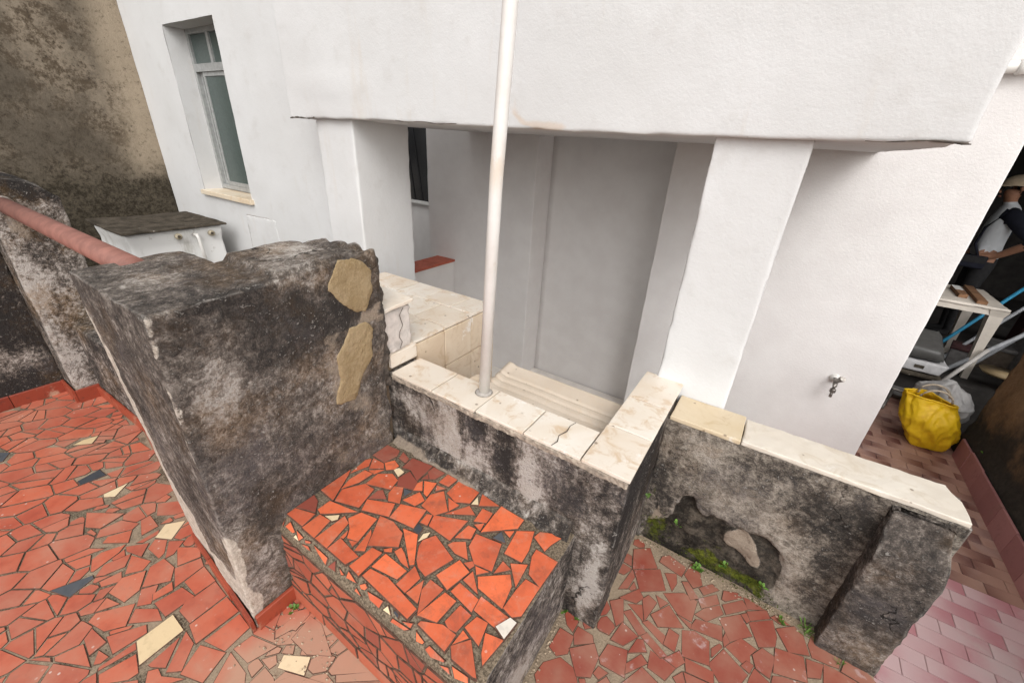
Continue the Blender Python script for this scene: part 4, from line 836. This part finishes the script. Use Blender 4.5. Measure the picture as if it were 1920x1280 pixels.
# yellow tote
YEL = Mat('yellow_tarpaulin', .45, .4); n_ = YEL.noise(7, 6, .6); YEL.col(YEL.mix(YEL.step(YEL.noise(14, 6, .7), .45, .75), (.86, .55, .016), (.74, .42, .010))); YEL.bump(YEL.add(n_, YEL.mul(YEL.noise(22, 4, .6, None, 1.2), .6)), .5, .02); YEL = YEL.mat
BG = thing('yellow_bag', 'bulging yellow tarpaulin tote bag with rope handles on the passage floor', 'bag', (1.45, 3.98, -.4))
v, f = [], []; NR, NS = 44, 96
prof = [(0, .02), (0, .085), (.012, .10), (.05, .125), (.11, .150), (.18, .162), (.25, .160), (.31, .150), (.36, .140), (.40, .132), (.425, .134)]
def pr_(t):
    t *= len(prof)-1; i = min(int(t), len(prof)-2); u = t-i; return [prof[i][k]+(prof[i+1][k]-prof[i][k])*u for k in (0, 1)]
for i in range(NR+1):
    h, r_ = pr_(i/NR)
    for j in range(NS):
        a = 2*math.pi*j/NS; sq = 1/max(abs(math.cos(a)), abs(math.sin(a)))**(.65-.4*sst(.1, .4, h))
        flat = 1-.45*sst(.25, .42, h); x = r_*sq*math.cos(a); y = r_*sq*math.sin(a)*.85*flat
        pl = 1+.05*math.sin(a*9+1)*sst(.28, .42, h)+.035*math.sin(a*5+h*14); P = Vector((x*pl, y*pl, h)); rd = lambda q: 1-2*abs(noise.noise(q)); dirn = Vector((math.cos(a), math.sin(a), 0)); P += nv(P, 5, 3)*.03*sst(0, .06, h)+dirn*(.022*rd(Vector((math.cos(a)*1.6+h*5, math.sin(a)*1.6-h*3, h*4)))+.012*rd(Vector((math.cos(a)*4-h*12, math.sin(a)*4, h*9+4)))-.012)*sst(0, .08, h)
        P.x -= .12*h+.10*max(0, h-.28); P.z -= .10*max(0, h-.3)*(1+math.cos(a-.6)); P.z = max(.003, P.z); v.append(P)
for i in range(NR):
    for j in range(NS): f.append((i*NS+j, i*NS+(j+1) % NS, (i+1)*NS+(j+1) % NS, (i+1)*NS+j))
f.append(tuple(range(NS))[::-1])
rz = Matrix.Rotation(R(-2), 3, 'Z'); bc = Vector((1.425, 4.02, -.4)); tilt = Matrix.Rotation(R(-6), 3, 'Y')
mk('sack', [bc+rz @ (tilt @ p) for p in v], f, YEL, BG, smooth=True)
lin = MB(); lin.tube([bc+rz @ (tilt @ (v[NR*NS+j]+Vector((0, 0, .002)))) for j in list(range(NS))+[0]], .006, 6); lin.build('rim', YEL, BG, smooth=True)
ROPE = plain('beige_rope', (.50, .42, .32), .9, .3, 90, .5)
for s in (-1, 1):
    pts = [bc+rz @ (tilt @ Vector((-.05+.09*math.cos(t)-.0, s*.045+s*.012*math.sin(t), .41+.085*math.sin(t)))) for t in [math.pi*i/10 for i in range(11)]]
    MB().tube(pts, .0075, 8).build('handle', ROPE, BG, smooth=True)
# translucent sack behind
SK = thing('plastic_sack', 'crumpled greyish clear plastic sack behind the yellow bag', 'sack', (1.5, 4.42, -.4))
v, f = [], []; NR, NS = 26, 40
for i in range(NR+1):
    th = math.pi*i/NR
    for j in range(NS):
        a = 2*math.pi*j/NS; P = Vector((.17*math.sin(th)*math.cos(a), .22*math.sin(th)*math.sin(a), .20-.20*math.cos(th)))
        P += nv(P, 6, 11)*.05+nv(P, 17, 4)*.022; P.z = max(0, P.z); v.append(Vector((1.53, 4.45, -.4))+P)
for i in range(NR):
    for j in range(NS): f.append((i*NS+j, i*NS+(j+1) % NS, (i+1)*NS+(j+1) % NS, (i+1)*NS+j))
mk('sack', v, f, plain('clear_plastic_grey', (.56, .54, .53), .25, .25, 9, .5, .5), SK)
# plastic table
PT = plain('white_plastic_table', (.60, .54, .47), .5, .12, 6, .15)
TB = thing('plastic_table', 'cream plastic table in the shed with two wood offcuts on it', 'table', (1.5, 5.55, -.2))
MB().rough((1.10, 5.20, .478), (1.86, 5.94, .50), .05, .012, 0, 1, 5).build('table_top', PT, TB, smooth=True)
ap = MB(); ap.box((1.14, 5.212, .425), (1.82, 5.224, .477)); ap.box((1.838, 5.24, .425), (1.850, 5.90, .477)); ap.build('apron', PT, TB)
for x, y in ((1.80, 5.26), (1.80, 5.88), (1.16, 5.26), (1.16, 5.88)):
    lg = MB(); sx = 1 if x > 1.5 else -1; sy = 1 if y > 5.5 else -1
    v = []
    for z, s, o in ((-.2, .026, .03), (.1, .034, .015), (.42, .052, 0), (.477, .07, 0)):
        for a, b in ((-s, -s), (s, -s), (s, s), (-s, s)): v.append((x+a*.9+sx*o, y+b*.9+sy*o, z))
    fl = [(0, 3, 2, 1)]
    for k in range(3):
        for i in range(4): fl.append((k*4+i, k*4+(i+1) % 4, k*4+4+(i+1) % 4, k*4+4+i))
    lg.add(v, fl); lg.build('leg', PT, TB)
WOOD = plain('brown_offcut', (.20, .105, .055), .8, .35, 18, .4)
o = MB().rough((-.035, -.32, 0), (.035, .32, .03), .1, .003, 0).build('wood_offcut', WOOD, origin=(0, 0, 0)); o.location = (1.70, 5.56, .5005); o.rotation_euler = (0, 0, R(-4)); tag(o, 'longer brown wooden batten lying across the plastic table', 'offcut', 'wood offcuts on the table')
o = MB().rough((-.032, -.18, 0), (.032, .18, .035), .1, .003, 0).build('wood_offcut', WOOD, origin=(0, 0, 0)); o.location = (1.585, 5.56, .5005); o.rotation_euler = (0, 0, R(-2)); tag(o, 'shorter brown wooden batten with a white end on the table', 'offcut', 'wood offcuts on the table')
op_ = MB().box((-.030, .0, .0352), (.030, .178, .037)).build('paper_strip', TANKW); op_.parent = o
BLUE = plain('sky_blue_pole', (.045, .30, .50), .5, .1, 20, .05); GREYP = plain('grey_tube', (.42, .43, .45), .4, .15, 20, .05)
def pole(name, a, b, r_, mat, label, cat, grp=None):
    o = MB().tube([a, (Vector(a)+Vector(b))/2, b], r_, 10).build(name, mat, origin=a, smooth=True); tag(o, label, cat, grp); return o
pole('blue_pole', (1.62, 5.50, -.04), (2.50, 6.4, .95), .016, BLUE, 'thin bright blue pole leaning under the table', 'pole')
pole('metal_tube', (1.66, 5.42, -.17), (2.55, 6.2, .85), .015, GREYP, 'grey metal tube lying just below the blue pole', 'tube', 'tubes in the shed')
pole('metal_tube', (1.84, 5.34, -.16), (2.6, 5.9, .78), .018, GREYP, 'pale grey tube passing right of the table leg', 'tube', 'tubes in the shed')
pole('metal_tube', (1.66, 5.16, -.15), (2.5, 5.6, .68), .019, GREYP, 'lowest pale grey tube, nearest the earthen wall', 'tube', 'tubes in the shed')
pole('metal_tube', (1.62, 4.95, -.20), (1.86, 5.18, .12), .017, plain('dull_white_tube', (.5, .47, .44), .6), 'short bent whitish tube beside the plastic sack', 'tube', 'tubes in the shed')
pole('metal_tube', (1.28, 4.72, -.30), (1.20, 4.45, -.395), .012, CHROME, 'thin steel leg of a frame near the tiled floor edge', 'tube', 'tubes in the shed')
pole('metal_tube', (1.02, 4.80, -.29), (1.55, 4.66, -.30), .012, CHROME, 'thin horizontal steel bar of a frame behind the yellow bag', 'tube', 'tubes in the shed')
PRN = thing('appliance', 'white boxy appliance with a dark rounded cover on the shed floor', 'appliance', (1.42, 5.1, -.2))
MB().rough((1.22, 4.98, -.16), (1.62, 5.26, -.06), .05, .02, .002, 3, 6, lambda p: (p[0]+(p[2]+.1)*.5, p[1]+(p[2]+.1)*.25, p[2])).build('case', plain('off_white_case', (.44, .43, .43), .5), PRN, smooth=True)
MB().rough((1.16, 5.0, -.055), (1.60, 5.34, .06), .04, .05, .004, 4, 5, lambda p: (p[0]-(p[2]+.05)*.4, p[1], p[2]+(p[1]-5.0)*.35)).build('cover', plain('dark_grey_cover', (.075, .072, .068), .4), PRN, smooth=True)
MB().box((1.40, 4.972, -.125), (1.47, 4.982, -.095)).build('vent', LID, PRN); MB().rough((1.20, 4.93, -.2), (1.62, 5.26, -.17), .05, .008, .004, 5, 14).build('base', LID, PRN)
JM = [plain('clutter_dark%d' % i, c, .7, .3, 15) for i, c in enumerate([(.05, .045, .04), (.11, .085, .065), (.16, .15, .145), (.07, .03, .03)])]
jl = ['dark carton wedged behind the plastic table', 'brown plank box under the tubes', 'greyish crate right of the table legs', 'dark red case against the earthen wall', 'black bin in the shed shadow', 'brown board below the appliance', 'grey foam block beside the blue pole', 'dim wooden chest beyond the tubes']
jp = [((1.2, 6.3, -.2), (.5, .4, .6)), ((1.95, 5.6, -.2), (.35, .3, .25)), ((2.2, 5.3, -.2), (.35, .4, .45)), ((2.1, 4.95, -.2), (.3, .25, .35)), ((1.0, 5.5, -.2), (.3, .5, .42)), ((1.15, 4.74, -.385), (.55, .2, .04)), ((1.74, 5.42, -.2), (.14, .2, .22)), ((2.4, 6.0, -.2), (.6, .5, .5))]
for i, (a, s) in enumerate(jp):
    a, s = Vector(a), Vector(s); rzj = rnd.uniform(-.3, .3)
    t = thing('storage_box', jl[i], 'box', a+Vector((s.x/2, s.y/2, 0)), 'clutter in the shed')
    MB().rough(a, a+Vector((s.x, s.y, s.z*.86)), .1, .012, .004, i*5, 6).build('body', JM[i % 4], t, smooth=True)
    MB().rough(a+Vector((-.012, -.012, s.z*.862)), a+Vector((s.x+.012, s.y+.012, s.z)), .1, .01, .004, i*7, 6).build('lid', JM[(i+1) % 4], t, smooth=True); t.rotation_euler.z = rzj
pan = MB().tube([(1.96, 5.02, -.04), (1.96, 5.02, -.025), (1.96, 5.02, 0.0)], [.06, .12, .145], 24).build('basin', plain('tan_basin', (.30, .22, .12), .6), smooth=True, origin=(1.96, 5.02, -.04)); tag(pan, 'shallow tan plastic basin under the front table leg', 'basin')

# ---------------------------------------------------------------- the man in the shed
PE = thing('person', 'man in beige cap and white shirt with navy sleeves, hand on hip', 'person', (1.90, 6.5, -.2))
J = {}; E_ = []
def jt(n, p, r_, par=None): J[n] = (Vector(p), r_, len(J)); (E_.append((J[par][2], J[n][2])) if par else None)
bx, by, z0 = 1.90, 6.5, -.2
def W(dx, dy, dz): return (bx+dx, by+dy, z0+dz)
jt('pelvis', W(0, 0, .94), .145); jt('waist', W(-.02, 0, 1.06), .135, 'pelvis'); jt('chest', W(-.03, 0, 1.26), .155, 'waist'); jt('neckb', W(-.015, 0, 1.42), .075, 'chest'); jt('neck', W(-.03, 0, 1.485), .056, 'neckb')
jt('jaw', W(-.055, 0, 1.555), .072, 'neck'); jt('head', W(-.045, 0, 1.63), .095, 'jaw')
for s, n in ((-1, 'n'), (1, 'f')):
    jt('sh'+n, W(.0, .16*s, 1.37), .075, 'neckb'); jt('el'+n, W(.17, .33*s, 1.16), .048, 'sh'+n); jt('wr'+n, W(.03, .19*s, .99), .034, 'el'+n); jt('ha'+n, W(-.05, .15*s, .965), .036, 'wr'+n)
    for k in range(4): jt('fi%d%s' % (k, n), W(-.115-.006*k, .135*s, .985-.019*k), .012, 'ha'+n)
    jt('hip'+n, W(0, .09*s, .88), .10, 'pelvis'); jt('kn'+n, W(-.02, .10*s, .48), .062, 'hip'+n); jt('an'+n, W(.0, .10*s, .08), .042, 'kn'+n); jt('to'+n, W(-.16, .11*s, .035), .036, 'an'+n)
me = bpy.data.meshes.new('body'); me.from_pydata([j[0]-BASE[PE.name] for j in J.values()], E_, [])
ob = bpy.data.objects.new('body', me); COL.objects.link(ob); sk = ob.modifiers.new('skin', 'SKIN')
for (p, r_, i) in J.values():
    d = me.skin_vertices[0].data[i]; d.radius = (r_, r_*(1.0 if i > 5 else .8 if i > 3 else 1.0)); d.use_root = (i == 0)
for nm in ('chest', 'waist', 'pelvis'): me.skin_vertices[0].data[J[nm][2]].radius = (.17 if nm == 'chest' else .145, .115)
ob.modifiers.new('sub', 'SUBSURF').levels = 2; ob.modifiers['sub'].render_levels = 2
dg = bpy.context.evaluated_depsgraph_get(); nm_ = bpy.data.meshes.new_from_object(ob.evaluated_get(dg)); bpy.data.objects.remove(ob, do_unlink=True)
SKIN = plain('tanned_skin', (.34, .17, .105), .55, .12, 20, .1); SHIRT = plain('white_cotton', (.62, .64, .66), .9, .06, 25, .3); NAVY = plain('navy_cotton', (.012, .013, .022), .9, .2, 25, .3); TROU = plain('dark_trousers', (.022, .021, .022), .9, .2, 25, .3)
nm_.name = 'body'; nm_.materials.clear()
for m_ in (SKIN, SHIRT, NAVY, TROU): nm_.materials.append(m_)
def sd(p, a, b):
    a, b = J[a][0]-BASE[PE.name], J[b][0]-BASE[PE.name]; t = max(0, min(1, (p-a).dot(b-a)/(b-a).length_squared)); return (p-a-(b-a)*t).length, t
for pl in nm_.polygons:
    c = pl.center; pl.use_smooth = True; k = None
    best = min(((sd(c, x_, y_)[0]-r_, kk, x_, y_) for x_, y_, r_, kk in [('pelvis', 'waist', .13, 'T'), ('waist', 'chest', .14, 'T'), ('chest', 'neckb', .11, 'T'), ('neckb', 'neck', .05, 'H'), ('jaw', 'head', .08, 'H'), ('shn', 'eln', .055, 'U'), ('shf', 'elf', .055, 'U'), ('eln', 'wrn', .036, 'A'), ('elf', 'wrf', .036, 'A'), ('wrn', 'han', .034, 'A'), ('wrf', 'haf', .034, 'A'), ('han', 'fi1n', .02, 'A'), ('haf', 'fi1f', .02, 'A'), ('neckb', 'shn', .07, 'U'), ('neckb', 'shf', .07, 'U')]), key=lambda q: q[0])[1]
    if best == 'H' and c.z > 1.44: k = 0
    elif best == 'A': k = 0
    elif best == 'U' and abs(c.y) > .10: k = 2
    elif c.z < .96: k = 3
    else: k = 1
    pl.material_index = k
body = bpy.data.objects.new('body', nm_); COL.objects.link(body); body.parent = PE
hd = Vector(W(-.045, 0, 1.63))
fc = MB()
fc.tube([hd+Vector((-.085, 0, .005)), hd+Vector((-.115, 0, -.035)), hd+Vector((-.095, 0, -.048))], [.010, .016, .010], 8); fc.build('nose', SKIN, PE, smooth=True)
fc = MB(); fc.tube([hd+Vector((-.088, -.022, -.082)), hd+Vector((-.098, 0, -.08)), hd+Vector((-.088, .022, -.082))], .008, 6); fc.build('mouth', plain('lips', (.2, .08, .06), .5), PE, smooth=True)
for s in (-1, 1):
    MB().tube([hd+Vector((-.082, s*.036, .008)), hd+Vector((-.090, s*.034, .008))], .006, 8).build('eye', LID, PE); MB().tube([hd+Vector((.012, s*.088, -.035)), hd+Vector((.02, s*.098, .0)), hd+Vector((.005, s*.094, .018))], [.010, .018, .012], 8).build('ear', SKIN, PE, smooth=True)
def dome(c, rx, ry, rz_, zc, n=24, m=10):
    v = []; f = []
    for i in range(m+1):
        t = math.pi/2*i/m*1.0; zz_ = math.sin(t); rr = math.cos(t)
        for j in range(n): v.append(c+Vector((rx*rr*math.cos(2*math.pi*j/n), ry*rr*math.sin(2*math.pi*j/n), zc+rz_*zz_)))
    for i in range(m):
        for j in range(n): f.append((i*n+j, i*n+(j+1) % n, (i+1)*n+(j+1) % n, (i+1)*n+j))
    return v, f
v, f = dome(hd+Vector((.060, 0, 0)), .068, .092, .10, -.055); HAIR = plain('black_hair', (.012, .010, .009), .6, .3, 60, .4)
mk('hair', [p+(Vector((.02, 0, 0)) if p.z < hd.z else Vector()) for p in v if True], f, HAIR, PE, smooth=True)
CAPM = plain('beige_cap_cloth', (.50, .40, .28), .9, .1, 30, .2); v, f = dome(hd+Vector((.0, 0, 0)), .120, .108, .105, .028)
cap = mk('cap', v, f, CAPM, PE, smooth=True)
bv, bf = [], []
for i in range(13):
    a = math.pi*(.62+.76*i/12)
    for k, r_ in enumerate((.108, .20)): bv.append(hd+Vector((r_*math.cos(a)*1.02-.005, .108*math.sin(a)*(1 if k == 0 else .95), .034-.012*k)))
for i in range(12): bf.append((2*i, 2*i+1, 2*i+3, 2*i+2))
n0 = len(bv); bv += [p+Vector((0, 0, -.005)) for p in bv]
bf += [tuple(reversed([q+n0 for q in t])) for t in bf]
for i in range(12): bf.append((2*i+1, n0+2*i+1, n0+2*i+3, 2*i+3))
mk('cap_peak', bv, bf, CAPM, PE, smooth=True)
o = MB().tube([W(.06, -.12, 1.43), W(-.06, -.145, 1.40), W(-.15, -.14, 1.25), W(-.16, -.14, 1.08), W(-.10, -.17, .96)], .012, 8).build('shoulder_strap', NAVY, PE, smooth=True)
FB = thing('shoulder_bag', 'black shoulder bag hanging at the front of the man in the cap', 'bag', W(-.12, -.15, .86))
MB().rough(W(-.25, -.235, .84), W(-.03, -.155, .97), .03, .02, .006, 5, 8).build('pouch', NAVY, FB, smooth=True); MB().box(W(-.24, -.243, .90), W(-.04, -.237, .966)).build('flap', TROU, FB)

# ================================================================ plants, moss and litter
LEAF = plain('weed_leaf', (.10, .19, .03), .6, .4, 30, .1); MOSS = plain('moss_tuft', (.085, .105, .012), .9, .5, 35, .2)
def weed(c, r_, n, label, seed, grass=False):
    g = random.Random(seed); mb = MB(); c = Vector(c)
    for i in range(n):
        a = g.uniform(0, 6.283); el = g.uniform(.35, 1.25); L = r_*g.uniform(.5, 1.1); d = Vector((math.cos(a)*math.cos(el), math.sin(a)*math.cos(el), math.sin(el)))
        s = d.cross(Vector((0, 0, 1))).normalized(); b = c+Vector((g.uniform(-r_, r_)*.5, g.uniform(-r_, r_)*.5, 0)); wd = L*(.06 if grass else .30)
        p0, p1, p2 = b, b+d*L*.6, b+d*L+Vector((0, 0, -L*.15)); mb.add([p0, p1-s*wd, p2, p1+s*wd, p1+Vector((0, 0, -wd*.25))], [(0, 4, 1), (1, 4, 2), (2, 4, 3), (3, 4, 0)])
    o = mb.build('weed', LEAF, origin=c); tag(o, label, 'weed', 'small weeds along the wall bases'); return o
weed((-1.11, .375, .004), .022, 16, 'tiny green weed between parapet skirting and tiled bench', 1)
weed((-.235, .955, .002), .022, 22, 'small weed at the foot of the laundry wall corner', 2)
weed((-.285, .945, .002), .018, 12, 'tiny weed in the gap between bench and laundry wall', 3)
weed((.10, 1.425, .01), .026, 24, 'weed clump below the left edge of the spall', 4)
weed((.505, 1.405, .004), .045, 30, 'grassy tuft beside the pilaster of the mossy wall', 5, True)
weed((.19, 1.452, .075), .024, 16, 'bright weed growing inside the dark spall', 6)
weed((.335, 1.45, .07), .02, 12, 'small weed near the right rim of the spall', 7)
weed((.42, 1.395, .004), .022, 16, 'little weed patch on the paving by the mossy wall', 8)
weed((-.158, 1.39, .3), .022, 9, 'weed sprouting from the corner of laundry and mossy wall', 9)
weed((-.02, 1.447, .17), .02, 10, 'weed in the moss at the left end of the spall', 10)
weed((.60, 1.345, .002), .025, 12, 'thin grass at the foot of the pilaster', 11, True)
weed((1.63, 3.75, -.2), .03, 12, 'weed growing on top of the pink skirting', 12)
mb = MB(); g = random.Random(5)
for cx, cz, rx, rz_, n in ((-.10, .08, .06, .09, 500), (.16, .02, .2, .035, 700), (.31, .03, .07, .045, 450)):
    for i in range(n):
        x = g.gauss(cx, rx*.55); z = max(.002, g.gauss(cz, rz_*.5)); y = 1.444+.026*hm(Vector((x, 0, z)))+g.uniform(-.012, .006); L = g.uniform(.003, .008)
        if z < .012: y -= g.uniform(0, .03)
        d = Vector((g.uniform(-.6, .6), -1, g.uniform(0, .9))).normalized()*L; s = Vector((1, 0, 0))*L*.45
        b = Vector((x, y, z)); mb.add([b-s, b+s, b+d], [(0, 1, 2)])
tag(mb.build('moss', MOSS, origin=(.1, 1.45, 0)), 'yellow-green moss growing at the base of the spalled wall', 'moss', kind='stuff')
mb = MB()
for i in range(420):
    t = g.random()
    if t < .4: x, y = g.uniform(-.15, .68), 1.435-abs(g.gauss(0, .02))
    elif t < .75: x, y = g.gauss(-.95, .16), g.gauss(.32, .06)
    else: x, y = -.30+abs(g.gauss(0, .02)), g.uniform(.44, .95)
    if y > 1.44 or (y > .405 and -1.16 < x < -.29) or (x < -1.15 and y > .25): continue
    s = g.uniform(.0012, .0045); c = Vector((x, y, s*.5+.003)); mb.add([c+Vector(q)*s for q in ((-1, -.7, -.5), (1, -.8, -.5), (.8, .9, -.5), (-.9, .8, -.5), (.1, .1, .7))], [(3, 2, 1, 0), (0, 1, 4), (1, 2, 4), (2, 3, 4), (3, 0, 4)])
tag(mb.build('grit', plain('pale_grit', (.36, .28, .20), .95, .4, 60), origin=(-.2, .9, 0)), 'pale crumbs of mortar scattered along the wall bases', 'grit', kind='stuff')
